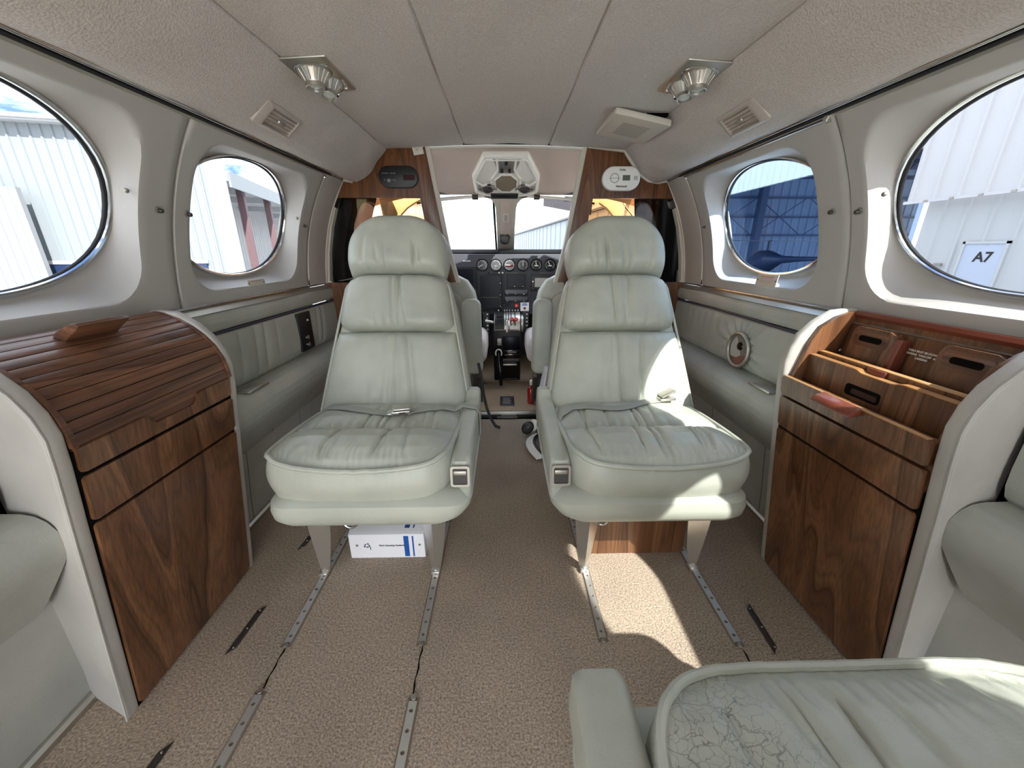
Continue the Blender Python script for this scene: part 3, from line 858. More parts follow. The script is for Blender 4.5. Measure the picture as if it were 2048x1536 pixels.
# right: open top with the table stowed in it
tr = thing('side_cabinet', 'walnut side cabinet with an open top showing two cup holder fronts', 'cabinet', (0, 0, 0), group='walnut side cabinets')
cab(1, tr, 'wood', .435)
front(1, .008, .397, 'door', 'wood', tr)
front(1, .403, .473, 'drawer', 'wood', tr)
fa = front(1, .479, .521, 'top_drawer', 'wood', tr)
G().prism([(FX(.52)-.0022, .5212), (FX(.52)+.006, .5212), (FX(.52)+.006, .5226), (FX(.52)-.0022, .5226)], Y0+.008, Y1-.008, bev=.0004).build('sunlit_edge', 'wood_edge_sunlit', fa)
hh = G().prism([(FX(.51)-.001, .5235), (FX(.51)-.014, .519), (FX(.51)-.023, .512), (FX(.51)-.024, .508), (FX(.51)-.020, .507), (FX(.51)-.002, .511)], .594, .682, bev=.0014)
hh.build('handle', 'wood_red', fa)
# well walls
wl = G().prism([(.616, .515), (.638, .60), (.652, .628), (.68, .648), (.712, .66), (.724, .66), (.724, .44), (.616, .44)], Y1-.012, Y1-.001)
wl.build('well_side', 'wood_r', tr)
wl = G().prism([(.616, .515), (.638, .60), (.652, .628), (.68, .648), (.712, .66), (.724, .66), (.724, .44), (.616, .44)], Y0+.001, Y0+.012)
wl.build('well_side', 'wood_r', tr)
bp = G().prism([(.700, .520), (.7175, .652), (.7245, .652), (.7245, .520)], Y0+.012, Y1-.012).build('back_panel', 'wood_b', tr)
G().prism([(.7165, .648), (.7115, .655), (.715, .662), (.726, .662), (.726, .648)], Y0+.012, Y1-.012, bev=.001).build('top_rail', 'wood_red', tr)
def cupfront(ya, yb):
    c = G(); xa = .6985; z0, z1 = .535, .637
    o = [(ya, z0), (yb, z0), (yb, z1-.014), (yb-.004, z1-.004), (yb-.014, z1), (ya+.014, z1), (ya+.004, z1-.004), (ya, z1-.014)]
    sh_ = lambda z: .0175*(z-.520)/.132
    g = G().prism(o, .684, .701, 'X', bev=.0015); g.v = [(x+sh_(z), y, z) for x, y, z in g.v]
    f = g.build('cup_holder_front', 'wood_r', tr)
    g = G().prism(rrect(yb-ya-.018, .030, .010, 5, (ya+yb)/2, z1-.021), .6825, .6845, 'X', bev=.0006); g.v = [(x+sh_(z), y, z) for x, y, z in g.v]
    p = g.build('pull_plate', 'wood_y', f)
    g = G().prism(rrect((yb-ya)*.52, .011, .005, 5, (ya+yb)/2, z1-.021), .6817, .6827, 'X'); g.v = [(x+sh_(z), y, z) for x, y, z in g.v]
    g.build('slot', 'void', p)
    ya2 = ya-.014
    g = G().prism(rrect(.013, z1-z0-.01, .005, 5, ya2+.006, (z0+z1)/2-.005), .682, .701, 'X', bev=.001); g.v = [(x+sh_(z), y, z) for x, y, z in g.v]
    g.build('end_post', 'wood_red', f)
cupfront(.672, .762); cupfront(.509, .597)
Z = Vector((-.132, 0, .0175)).normalized()
FT = frame((.7085, .628, .607), (0, -1, 0), (.0175, 0, .132), Z)
letters('placard_text', 'TABLE MUST BE STOWED\nDURING  TAKE-OFF  AND\nLANDING', .0047, 'text_w', FT, tr, .0002, sp=1.25, bold=.00012)
G().lathe([(.0, .002), (.003, .0015), (.0042, 0)], 10, frame((.7045, Y1-.0125, .578), (1, 0, 0), (0, 0, 1), (0, -1, 0))).build('stud', 'satin', tr)

# the folding table: two leaves hinged together, dropped into the well
tb = thing('folding_table', 'walnut folding table leaf with edges coloured as sunlit, stowed upright in the open cabinet', 'table', (.65, .637, .44))
OFF = (.65, .637, .44)
def leaf(xa, zt, nm, hole=False, dip=None):
    yl, yh = Y0+.014, Y1-.014; n = 40
    top = [(lerp(yh, yl, k/n), zt) for k in range(n+1)]
    if dip: top = [(y, z-.0045*(sstep(dip[0]-.012, dip[0]+.004, y)-sstep(dip[1]-.004, dip[1]+.012, y))) for y, z in top]
    o = [(yl, .445), (yh, .445)]+top
    g = G().prism(o, xa, xa+.0135, 'X')
    p = g.build(nm, 'wood_r', tb, off=OFF)
    m = G()
    for (ya, za), (yb, zb) in zip(top, top[1:]):
        m.add([(xa-.0003, ya, za+.0006), (xa+.0138, ya, za+.0006), (xa+.0138, yb, zb+.0006), (xa-.0003, yb, zb+.0006), (xa-.0003, ya, za-.0012), (xa-.0003, yb, zb-.0012)], [(0, 1, 2, 3), (4, 0, 3, 5)])
    m.build('sunlit_edge', 'wood_edge_sunlit', p, off=OFF)
    return p
l1 = leaf(.640, .571, 'table_leaf', dip=(.595, .66))
leaf(.6585, .578, 'table_leaf')
G().prism(rrect(.070, .021, .006, 5, .645, .532), .6385, .6405, 'X').build('finger_slot', 'void', l1, off=OFF)
G().prism(rrect(.052, .010, .004, 5, .640, .531), .6378, .6388, 'X').build('slot_back', 'wood_dark', l1, off=OFF)
G().box(.6535, .6587, .628, .664, .558, .577, bev=.0015).build('catch', 'wood_red', tb, off=OFF)
# ------------------------------------------------------------------ partition to the cockpit
def partition(sd, nm):
    w = struct(empty('wall_front_'+nm))
    hd = [(.297, 1.1445), (.437, 1.1385), (.46, 1.108), (.50, 1.062), (.535, 1.040), (.575, 1.034), (.612, 1.046), (.655, .985), (.672, .967), (.329, .967), (.318, .89), (.302, .78), (.288, .655), (.205, .655), (.240, .80)]
    G().prism([(sd*x, z) for x, z in hd], YB, YB+.02, bev=.002).build('wood_panel', 'wood_b', w)
    G().prism([(sd*x, z) for x, z in ((.235, .655), (.74, .655), (.76, .30), (.78, .0), (.34, .0), (.27, .40))], YB+.001, YB+.019).build('lower_wood_panel', 'wood_b', w)
    G().prism([(sd*x, z) for x, z in ((.283, 1.146), (.299, 1.146), (.242, .80), (.207, .655), (.192, .655), (.227, .80))], YB-.006, YB+.026, bev=.003).build('edge_trim', 'cream', w)
    # padded edging along wall and ceiling
    ed = [(sd*x, YB-.004, z) for x, z in dense([(.729, .655), (.716, .76), (.692, .86), (.655, .95), (.612, 1.028), (.575, 1.022)] + ([(.535, 1.028), (.50, 1.05), (.46, 1.096), (.437, 1.126), (.30, 1.140)] if sd > 0 else []), 60)]
    G().tube(ed, .0065, 8).build('edge_welt', 'cream', w)
    G().prism([(sd*x, z) for x, z in ((.727, .66), (.712, .77), (.688, .87), (.664, .935), (.654, .93), (.678, .865), (.702, .768), (.717, .66))], YB+.004, YB+.03).build('inner_lip', 'cream', w)
    p = [(.335, .972), (.322, .89), (.306, .78), (.295, .66), (.60, .66), (.60, .972)]
    G().prism([(sd*x, z) for x, z in p], YB+.022, YB+.025).build('amber_pane', 'amber', w, smooth=False)
    return w
pl_ = partition(-1, 'left'); pr_ = partition(1, 'right')
# stowed black curtains outboard of the openings
for sd, nm, (xa, xb), lb in ((-1, 'left', (.595, .615), 'black stowed curtain behind the left seat, beside the smoked pane'), (1, 'right', (.512, .56), 'black stowed curtain behind the right seat under the white alarm')):
    g = G().grid(lambda u, v: (sd*(lerp(lerp(xb, xa, v), .765, u)), YB+.055+.009*math.sin(u*26), lerp(.60, .985, v)), 60, 8)
    g.grid(lambda u, v: (sd*(lerp(lerp(xb, xa, v), .765, u)), YB+.075+.009*math.sin(u*26), lerp(.60, .985, v)), 60, 8)
    c = g.build('stowed_curtain', 'curtain'); tag(c, lb, 'curtain', 'cockpit curtains')
G().prism([(-.50, .972), (-.535, .88), (-.57, .66), (-.70, .66), (-.70, .972)], YB+.028, YB+.031).build('smoked_pane', 'smoke', pl_, smooth=False)
# bracket with a screw at the top of the left partition
o = G().prism([(-.345, 1.136), (-.306, 1.140), (-.300, 1.112), (-.338, 1.106)], YB-.010, YB-.003, bev=.002).build('wall_bracket', 'cream')
tag(o, 'small cream bracket with a screw at the top of the left wood partition', 'bracket')
G().lathe([(.004, 0), (.004, .002), (.0, .003)], 10, frame((-.324, YB-.010, 1.124), (1, 0, 0), (0, 0, 1), (0, -1, 0))).build('screw', 'steel', o)

def stadium(w, h, n=12): return rrect(w, h, h/2-.0005, n)
AL = frame((.428, YB, 1.0315), (1, 0, 0), (0, 0, 1), (0, -1, 0))
al = thing('gas_alarm', 'white oval gas alarm with a small grey display on the right wood partition', 'alarm', (.428, YB, 1.0315))
AF = frame((0, 0, 0), (1, 0, 0), (0, 0, 1), (0, -1, 0))
G().prism(stadium(.142, .082), 0, .024, 'Z', AF, .005, 3).build('case', 'white', al)
G().prism(rrect(.028, .018, .001), .0235, .0248, 'Z', AF @ Matrix.Translation((.018, .002, 0))).build('display', plain('lcd', (92, 98, 86), .3), al)
rg = G().tube([(-.026+.0155*math.cos(a), .001+.0155*math.sin(a), .0245) for a in np.linspace(0, 2*PI, 28)[:-1]], .0008, 6, True, AF)
rg.build('test_button', 'text_k', al)
G().box(-.047, -.005, .0003, .0012, .0240, .0248, AF).build('mark', 'text_k', al)
for k in range(4): G().box(.047+k*.0036, .0482+k*.0036, -.006+.0015*(k % 2), .009-.001*(k % 2), .0240, .0248, AF).build('sound_slot', 'text_k', al)
letters('brand_text', 'Kidde', .0095, 'text_k', AF @ Matrix.Translation((.002, .0285, .0243)), al, bold=.0002)
letters('model_text', 'Nighthawk', .0095, 'text_k', AF @ Matrix.Translation((.002, -.0265, .0243)), al, bold=.0002)
dp = thing('display_panel', 'black oval display panel on the left wood partition', 'display panel', (-.402, YB, 1.036))
G().prism(stadium(.146, .074), 0, .012, 'Z', AF, .003, 2).build('face', 'black', dp)
G().prism(rrect(.042, .018, .001), .0122, .013, 'Z', AF @ Matrix.Translation((.04, -.002, 0))).build('red_window', plain('dark_red', (52, 8, 20), .2), dp)
for x, y, w_, h_ in ((-.055, .012, .006, .004), (-.047, .012, .005, .004), (-.039, .012, .005, .004), (-.030, .012, .002, .004), (-.022, .012, .006, .004), (-.013, .012, .006, .004), (-.035, -.012, .012, .011), (-.05, -.010, .003, .004), (-.022, -.010, .007, .002), (-.013, -.011, .004, .005)):
    G().prism(rrect(w_, h_, min(w_, h_)*.3, 3), .0122, .0127, 'Z', AF @ Matrix.Translation((x, y, 0))).build('print', plain('dim_print', (120, 120, 118), .6) if 'dim_print' not in bpy.data.materials else bpy.data.materials['dim_print'], dp)

# ------------------------------------------------------------------ cockpit shell
struct(G().prism([(-.62, .03), (.62, .03), (.62, .0), (-.62, .0)], 1.755, 2.9).build('floor_cockpit', 'carpet_cock'))
sl_ = thing('threshold_strip', 'metal threshold strip with a latch across the aisle between the seats', 'threshold', (0, 1.76, 0))
G().box(-.34, .34, -.022, -.004, .0, .03, bev=.002).build('strip', 'steel', sl_)
G().box(-.30, -.03, -.030, -.022, .003, .016).build('slot', 'black', sl_); G().box(.045, .30, -.030, -.022, .003, .016).build('slot', 'black', sl_)
G().box(-.05, .05, -.042, -.028, .002, .012, bev=.002).build('latch', 'darkmetal', sl_)
RO = Vector((0, 1.63, 1.135)); RA = Vector((0, .37, -.105)).normalized(); RN = Vector((0, -.105, -.37)).normalized()
ROOF = frame(RO, (1, 0, 0), RA, -RN)            # local z upwards, out of the cabin
def roof_g(u, v):
    x = lerp(-.62, .62, u); s = v*.40
    bow = .018*max(0, (abs(x)-.30)/.32)**2*3
    return tuple(ROOF @ Vector((x, s, -bow+.004*math.sin(x*20)*math.sin(v*PI)-.003*math.sin(v*PI))))
struct(G().grid(roof_g, 40, 12).build('ceiling_cockpit', 'cock_head'))
t = struct(empty('trim_5'))
G().tube([(x, YB+.006, 1.1405-.008*(x/.3)**2) for x in np.linspace(-.30, .30, 20)], .0055, 8).build('header_strip', 'cream', t)
G().tube([tuple(ROOF @ Vector((x, .395, -.008-.030*(x/.40)**2))) for x in np.linspace(-.42, .42, 24)], .005, 8).build('windshield_strip', 'darkmetal', t)
for s_ in (-1, 1):
    G().tube([tuple(ROOF @ Vector((s_*x, .385, -.010-.028*(x/.40)**2))) for x in np.linspace(.10, .40, 12)], .007, 8).build('headliner_welt', 'white', t)
    G().box(-.014, .014, .375, .398, -.020, -.004, ROOF @ Matrix.Translation((s_*.145, 0, -.004)), .002).build('clip', 'darkmetal', t)
# frames around the cockpit side windows and windshield corners
for sd, nm in ((-1, 'left'), (1, 'right')):
    w = struct(empty('wall_cockpit_'+nm))
    def bar(p, q, r, m='cream'):
        G().tube([p, tuple((a+b)/2+(.02*sd if i == 0 else 0) for i, (a, b) in enumerate(zip(p, q))), q], r, 8).build('window_post', m, w)
    lower = [(.66, .03), (.735, .40), (.72, .70), (.74, .70), (.76, .40), (.68, .03)]
    G().prism([(sd*x, z) for x, z in lower], YB+.03, 2.85).build('lower_side', 'cream', w)
    G().prism([(sd*x, z) for x, z in ((.64, 1.0), (.60, 1.045), (.50, 1.085), (.40, 1.135), (.42, 1.15), (.64, 1.08), (.70, 1.0))], YB+.03, 1.96).build('upper_side', 'cream', w)
    bar((sd*.72, 2.02, .70), (sd*.60, 1.97, 1.05), .020)
    if sd < 0:
        G().prism([(-.637, 1.034), (-.576, 1.025), (-.55, .956), (-.60, .80), (-.65, .70), (-.70, .70), (-.66, .84), (-.622, .93)], 2.13, 2.165, bev=.004).build('window_post', 'black', w)
        G().prism([(-.576, 1.06), (-.40, 1.06), (-.43, 1.02), (-.465, 1.003), (-.50, .982), (-.53, .955), (-.556, .922), (-.575, .96)], 2.145, 2.18, bev=.004).build('corner_frame', 'cream', w)
    else:
        G().prism([(.40, 1.06), (.62, 1.06), (.605, .94), (.598, .80), (.565, .80), (.575, .915), (.552, .946), (.518, .981), (.478, 1.006), (.436, .988), (.43, 1.03)], 2.145, 2.18, bev=.004).build('corner_frame', 'cream', w)
        G().tube([(.588, 2.15, 1.04), (.60, 2.15, 1.0), (.66, 2.15, .94), (.70, 2.15, .86)], .006, 8).build('bright_tube', 'chrome', w)
    G().prism([(sd*.60, .70), (sd*.76, .70), (sd*.76, .72), (sd*.60, .72)], YB+.12, 2.85).build('window_sill', 'cream', w)
fwl = G().box(-.80, .80, 2.82, 2.86, -.02, .74)
fwl.prism([(-.80, .735), (.80, .735), (.80, .742), (-.80, .742)], 2.52, 2.82)
struct(fwl.build('wall_firewall', 'black'))
ws = struct(empty('window_windshield'))
for sd in (-1, 1):
    def pane(u, v):
        x = sd*lerp(.045, lerp(.56, .66, v), u)
        return (x, lerp(2.01, 2.62, v)-.16*(u**2)*(1-.3*v), lerp(1.045, .765, v)-.02*u*u)
    G().grid(pane, 10, 8).build('pane', 'pane_ws', ws)
PA = Vector((0, .60, -.27)).normalized()
POST = frame((0, 2.0, 1.043), (1, 0, 0), PA, Vector((0, -.27, -.60)))
hw = [(.0, .15), (.018, .11), (.04, .075), (.075, .058), (.12, .052), (.30, .050), (.68, .052)]
po = [(w_, s) for s, w_ in hw] + [(-w_, s) for s, w_ in hw[::-1]]
cp = struct(empty('trim_6'))
G().prism(po, -.004, .022, 'Z', POST, .006, 3).build('centre_post', 'cream', cp)
G().prism([(.026, .05), (.026, .66), (-.026, .66), (-.026, .05)], .018, .026, 'Z', POST, .003, 2).build('post_inlay', 'cock_head', cp)
G().prism([(-.066, .05), (-.056, .05), (-.053, .68), (-.063, .68)], -.02, .012, 'Z', POST).build('rubber_seal', 'rubber', cp)
G().prism(rrect(.026, .075, .003, 4, 0, .20), .0255, .0275, 'Z', POST).build('placard', 'white', cp)
for k in range(7): G().box(-.010, .010, .172+k*.009, .175+k*.009, .0274, .0279, POST).build('print', 'text_k', cp)
# compass on the post
cm = thing('compass', 'black round standby compass low on the windshield post', 'compass', (-.006, 2.372, .842))
CF = frame((0, 0, 0), (1, 0, 0), (0, 0, 1), (0, -1, 0))
G().lathe([(0, .0), (.020, .0), (.031, .01), (.033, .025), (.029, .036), (.024, .038), (.022, .034), (0, .034)], 20, CF).build('case', 'black', cm)
G().box(-.018, .018, -.006, .007, .0335, .036, CF, .001).build('card', 'darkmetal', cm)
G().box(-.011, .011, .030, .052, -.012, .016, CF, .004).build('mount', 'satin', cm)
G().box(-.021, .021, .050, .086, -.016, .004, CF, .004).build('card_holder', 'satin', cm)
# overhead console
oc = thing('overhead_console', 'pale overhead console with a round tan speaker above the windshield post', 'console', tuple(RO))
OM = frame((0, 0, 0), (1, 0, 0), RA, RN)
oo = [(-.086, .018), (-.092, .03), (-.142, .184), (-.142, .325), (-.125, .345), (-.07, .372), (.065, .372), (.128, .345), (.145, .325), (.142, .184), (.090, .028), (.082, .016)]
G().prism(oo, -.004, .024, 'Z', OM, .010, 3).build('housing', 'white', oc)
rim = [(x*.90, .19+(y-.19)*.90) for x, y in oo]
G().tube([(x, y, .025) for x, y in rim], .0042, 8, True, OM).build('rim', 'white', oc)
G().prism([(-.052, .026), (.057, .026), (.031, .135), (-.029, .135)], .022, .0265, 'Z', OM, .002).build('switch_plate', 'satin', oc)
for x, y in ((-.001, .05), (-.017, .108), (.013, .108)): G().box(x-.0055, x+.0055, y-.009, y+.009, .026, .034, OM, .0015).build('switch', 'black', oc)
oct_ = [(.047*math.cos(a), .227+.078*math.sin(a)) for a in np.linspace(PI/8, 2*PI+PI/8, 9)[:-1]]
G().prism(oct_, .022, .028, 'Z', OM, .003).build('speaker_mesh', 'tan_mesh', oc)
G().tube([(x*1.08, .227+(y-.227)*1.08, .026) for x, y in oct_], .0035, 8, True, OM).build('speaker_rim', 'white', oc)
for sx in (-1, 1):
    e = G().lathe([(.034, .0), (.036, .006), (.030, .010), (.024, .002)], 20, OM @ Matrix.Translation((sx*.083, .272, .022)) @ Matrix.Scale(1.25, 4, (1, 0, 0))).build('eyeball_socket', 'satin', oc)
    G().lathe([(.022, .0), (.020, .012), (.012, .018), (.0, .019)], 16, OM @ Matrix.Translation((sx*.083, .280, .022))).build('eyeball', 'darkmetal', e)
    G().lathe([(.009, .0), (.009, .012), (.0, .014)], 10, OM @ Matrix.Translation((sx*.072, .215, .024))).build('knob', 'chrome', oc)
    G().tube([(sx*.13, .20, .027), (sx*.10, .235, .030), (sx*.058, .21, .028)], .005, 8, False, OM).build('rib', 'white', oc)
    G().tube([(sx*.036, .028, .028), (sx*.033, .10, .030), (sx*.048, .15, .029), (sx*.06, .175, .028)], .0045, 8, False, OM).build('rib', 'white', oc)
G().box(-.070, .055, .325, .372, .022, .030, OM, .003).build('label_bar', 'black', oc)
# sun visor hanging from its bracket on the right
sv = thing('sun_visor', 'grey translucent sun visor under the windshield top on the right', 'visor', (.302, 2.03, 1.0))
G().prism([(-.12, .022), (.12, .022), (.115, -.058), (-.12, -.018)], .02, .024, 'Y').build('shade', 'visor', sv, smooth=False)
G().box(-.018, .022, .012, .034, .004, .026, bev=.003).build('bracket', 'black', sv)
G().tube([(-.03, .022, .014), (.03, .022, .012)], .006, 8).build('clamp', 'black', sv)

# ------------------------------------------------------------------ instrument panel
YP = 2.30
ip = thing('instrument_panel', 'dark grey instrument panel under the windshield', 'instrument panel', (0, YP, .0))
PF = frame((0, 0, 0), (1, 0, 0), (0, 0, 1), (0, -1, 0))
G().prism([(-.60, .42), (.60, .42), (.60, .758), (-.60, .758)], -.05, 0, 'Z', PF, .004).build('board', 'panelgrey', ip)
gsh = [(-.05, .743), (-.062, .752), (-.060, .772), (-.03, .783), (.10, .790), (.34, .770), (.34, .755), (.02, .748)]
gg = G().prism(gsh, -.62, .62, 'X', None, .004)
gg.v = [(x, y+.10*(x/.62)**2, z-.006*(x/.62)**2) for x, y, z in gg.v]
gg.build('glareshield', 'shield', ip)
NEED = [(205, 100), (255, 240), (180, 0), (90, 270), (100, 60), (120, 80), (210, 40)]
for k, x in enumerate((-.136, -.058, .019, .097, .173, .251, .324)):
    g = G().lathe([(.0345, -.001), (.0345, .004), (.0300, .005), (.0290, .001), (0, .001)], 28, PF @ Matrix.Translation((x, .699, 0)))
    gz = g.build('gauge', 'gloss', ip)
    tk = G()
    for q in range(13):
        a = R(-130+q*260/12+90)
        M4 = PF @ Matrix.Translation((x, .699, .0016)) @ Matrix.Rotation(a, 4, 'Z')
        tk.box(.021, .0265, -.0009, .0009, 0, .0004, M4)
    tk.build('scale', 'text_w', gz)
    for a in NEED[k]:
        pass
    a1, a2 = NEED[k]
    nd = G().box(-.005, .021, -.0013, .0013, .0022, .003, PF @ Matrix.Translation((x, .699, 0)) @ Matrix.Rotation(R(a1), 4, 'Z'))
    if k in (1, 4, 5): nd.box(-.012, .012, -.002, .002, .0018, .0024, PF @ Matrix.Translation((x, .699-.004, 0)))
    nd.build('needle', 'text_w', gz)
    if k == 2:
        G().box(-.022, .022, -.012, .002, .0015, .002, PF @ Matrix.Translation((x, .699, 0))).build('dial', plain('dark_red_dial', (96, 22, 22), .5), gz)
def scr(x0, x1, z0, z1, nm='display', m='screen', b=.006):
    o = G().box(x0, x1, z0, z1, 0, .010, PF, .003).build(nm, 'black', ip)
    G().box(x0+b, x1-b, z0+b, z1-b, .0095, .0112, PF).build('screen', m, o); return o
scr(-.33, -.175, .47, .69, b=.012)
s_ = scr(-.162, -.026, .448, .650, b=.012); G().box(-.150, -.045, .517, .521, .0112, .0118, PF).build('bar', 'darkmetal', s_)
for k in range(8): G().box(-.036, -.031, .465+k*.022, .470+k*.022, .0105, .0122, PF).build('key', 'satin' if k % 3 == 0 else 'darkmetal', s_)
s_ = scr(.008, .114, .578, .650, b=.005)
for k in range(6): G().box(.014+k*.016, .020+k*.016, .580, .583, .0105, .012, PF).build('key', 'white' if k in (2, 5) else 'darkmetal', s_)
for z0 in (.533, .494):
    s_ = scr(-.013, .130, z0, z0+.036, 'radio', plain('radio_face%d' % int(z0*1000), (34, 36, 50), .25), .008)
    for k in range(7): G().box(.004+k*.016, .010+k*.016, z0+.003, z0+.006, .0105, .0122, PF).build('key', 'darkmetal' if k % 3 else 'satin', s_)
    for xk in (-.006, .122): G().lathe([(.004, 0), (.004, .008), (0, .008)], 8, PF @ Matrix.Translation((xk, z0+.024, .010))).build('knob', 'darkmetal', s_)
s_ = scr(.144, .30, .555, .650, m='screen2', b=.022)
for k in range(6): G().box(.151, .158, .566+k*.013, .573+k*.013, .0105, .0125, PF).build('key', 'white' if k == 3 else 'darkmetal', s_)
for x0, x1, z in ((.0, .07, .655), (.195, .26, .655)): G().box(x0, x1, z-.003, z+.003, 0, .001, PF).build('label_strip', 'darkmetal', ip)
for x, m_ in ((-.10, 'black'), (-.08, 'darkmetal'), (-.055, 'darkmetal'), (-.04, 'white'), (-.02, 'white')): G().lathe([(.005, 0), (.004, .008), (0, .009)], 8, PF @ Matrix.Translation((x, .6565, 0))).build('knob', m_, ip)
letters('brand_text', 'GARMIN', .011, 'text_w', PF @ Matrix.Translation((-.222, .7205, .0008)), ip, bold=.0001)
for x in (-.012, .018):
    o = G().tube([(x, .478, .0), (x*.9, .476, .03)], .0035, 8, False, PF).build('pull_knob', 'black', ip)
    G().lathe([(.009, .026), (.010, .034), (.006, .042), (0, .043)], 12, PF @ Matrix.Translation((x*.9, .476, 0))).build('knob_head', 'black', o)
o = G().lathe([(.011, 0), (.011, .006), (.008, .008)], 14, PF @ Matrix.Translation((.061, .470, 0))).build('warning_light', 'red', ip)
G().lathe([(.006, .006), (.005, .011), (0, .012)], 12, PF @ Matrix.Translation((.061, .470, 0))).build('lens', 'redwhite', o)
# switch row
for k, x in enumerate((-.045, -.010, .004, .020, .036, .053, .069)):
    G().tube([(x, .440, .0), (x, .446, .022)], .0032, 8, False, PF).build('toggle', 'white', ip)
cd = thing('notice_card', 'small white card with blue print on the right of the panel', 'card', (.109, YP-.0005, .463))
G().box(-.025, .025, -.025, .025, 0, .002, PF).build('card', 'paper', cd)
for z, w_ in ((.017, .026), (.010, .034)):
    G().box(-w_/2, w_/2, z-.0022, z+.0022, .002, .0024, PF).build('print', 'blue', cd)
G().lathe([(.008, .0022), (.008, .0026), (.005, .0026), (.005, .0022)], 16, PF @ Matrix.Translation((0, -.009, 0))).build('badge', plain('gold_print', (190, 130, 60), .5), cd)

# ------------------------------------------------------------------ pedestal
pd = thing('control_pedestal', 'black control pedestal with chrome quadrant and red levers', 'pedestal', (0, 2.2, .03))
OFP = (0, 2.2, .03)
PB = lambda g, nm, m, par=None, **k: g.build(nm, m, par or pd, off=OFP, **k)
# bowed quadrant cover
cov = [(2.265, .425), (2.235, .443), (2.20, .440), (2.165, .420), (2.145, .385), (2.14, .352), (2.25, .34)]
q = PB(G().prism(cov, -.068, .078, 'X', None, .003), 'quadrant', 'satin')
PB(G().prism([(y-.002, z+.002) for y, z in cov[:6]]+[(2.25, .34)], -.066, -.012, 'X'), 'quadrant_plate', 'black', q)
for x in (-.005, .010, .024, .046): PB(G().prism([(y-.0025, z+.0015) for y, z in cov[1:5]]+[(y, z-.01) for y, z in cov[1:5][::-1]], x, x+.005, 'X'), 'slot', 'black', q)
for x, zt, m_ in ((.032, .415, 'red'), (.055, .414, 'red')):
    lv = PB(G().box(x-.003, x+.003, 2.150, 2.162, .36, zt-.01), 'lever', 'chrome')
    PB(G().lathe([(0, -.013), (.009, -.012), (.011, -.004), (.011, .006), (.008, .013), (0, .014)], 12, frame((x, 2.148, zt), (1, 0, 0), (0, 0, 1), (0, -1, 0))), 'lever_knob', m_, lv)
for x in (-.045, -.03): 
    lv = PB(G().tube([(x, 2.17, .40), (x, 2.145, .432)], .003, 8), 'lever', 'chrome')
    PB(G().box(x-.010, x+.012, 2.130, 2.150, .424, .446, None, .003), 'lever_knob', 'black', lv)
for x in (.002, .014): PB(G().box(x-.004, x+.004, 2.128, 2.140, .345, .412, None, .001), 'lever', 'white' if x < .01 else 'chrome')
PB(G().tube([(-.058, 2.138, .356), (.07, 2.138, .356)], .005, 8), 'chrome_bar', 'chrome', q)
PB(G().lathe([(.02, -.006), (.048, -.006), (.050, 0), (.048, .006), (.02, .006)], 28, frame((.088, 2.19, .385), (0, 1, 0), (0, 0, 1), (1, 0, 0))), 'trim_wheel', 'satin')
PB(G().tube([(-.075, 2.17, .395), (-.115, 2.15, .408)], .0065, 8), 'control_grip', 'white')
PB(G().prism([(2.145, .35), (2.14, .30), (2.155, .22), (2.19, .16), (2.23, .03), (2.32, .03), (2.32, .35)], -.075, .082, 'X', None, .005), 'column', 'black')
for z0, z1, m_ in ((.245, .318, 'screen'), (.222, .240, 'gloss'), (.185, .215, 'gloss'), (.16, .18, 'darkmetal')):
    yy = interp((z0+z1)/2, [.16, .22, .30], [2.187, 2.152, 2.138])
    PB(G().box(-.022, .076, yy-.006, yy+.02, z0, z1, None, .002), 'radio', m_)
PB(G().box(-.052, -.028, 2.135, 2.15, .268, .308, None, .002), 'grey_unit', 'steel')
PB(G().box(-.02, .06, 2.13, 2.18, .150, .160, None, .002), 'lip', 'satin')
for k in range(5): PB(G().box(.005+k*.011, .012+k*.011, 2.140, 2.146, .226, .230), 'key', 'white' if k % 2 else 'satin')
PB(G().box(-.012, .066, 2.226, 2.24, .032, .065, None, .002), 'foot_plate', 'darkmetal')
# side switch strips
for x, n_ in ((-.118, 9), (.112, 6)):
    PB(G().box(x-.02, x+.02, 2.25, 2.27, .20 if x < 0 else .30, .44, None, .002), 'side_panel', 'black')
    for k in range(n_):
        PB(G().box(x+.004, x+.012, 2.238, 2.252, .425-k*.022, .431-k*.022), 'switch', 'white' if (k+(x > 0)) % 3 == 0 else 'satin')
# handset hung on the pedestal
hs = thing('handset', 'black handset in a pale ring holder hanging on the pedestal', 'handset', (-.045, 2.12, .21))
G().tube([(.0+.017*math.cos(a), -.012, .02+.022*math.sin(a)) for a in np.linspace(-.6, PI+.6, 16)], .0038, 8).build('holder', 'white', hs)
G().tube([(0, -.012, .022), (.002, -.02, -.02), (.008, -.03, -.075), (.012, -.035, -.13), (.012, -.03, -.165)], [.011, .010, .011, .012, .009], 10).build('grip', 'gloss', hs)
G().tube([(.012, -.03, -.15), (.0, .02, -.12), (-.01, .05, -.05)], .003, 6).build('cord', 'black', hs)
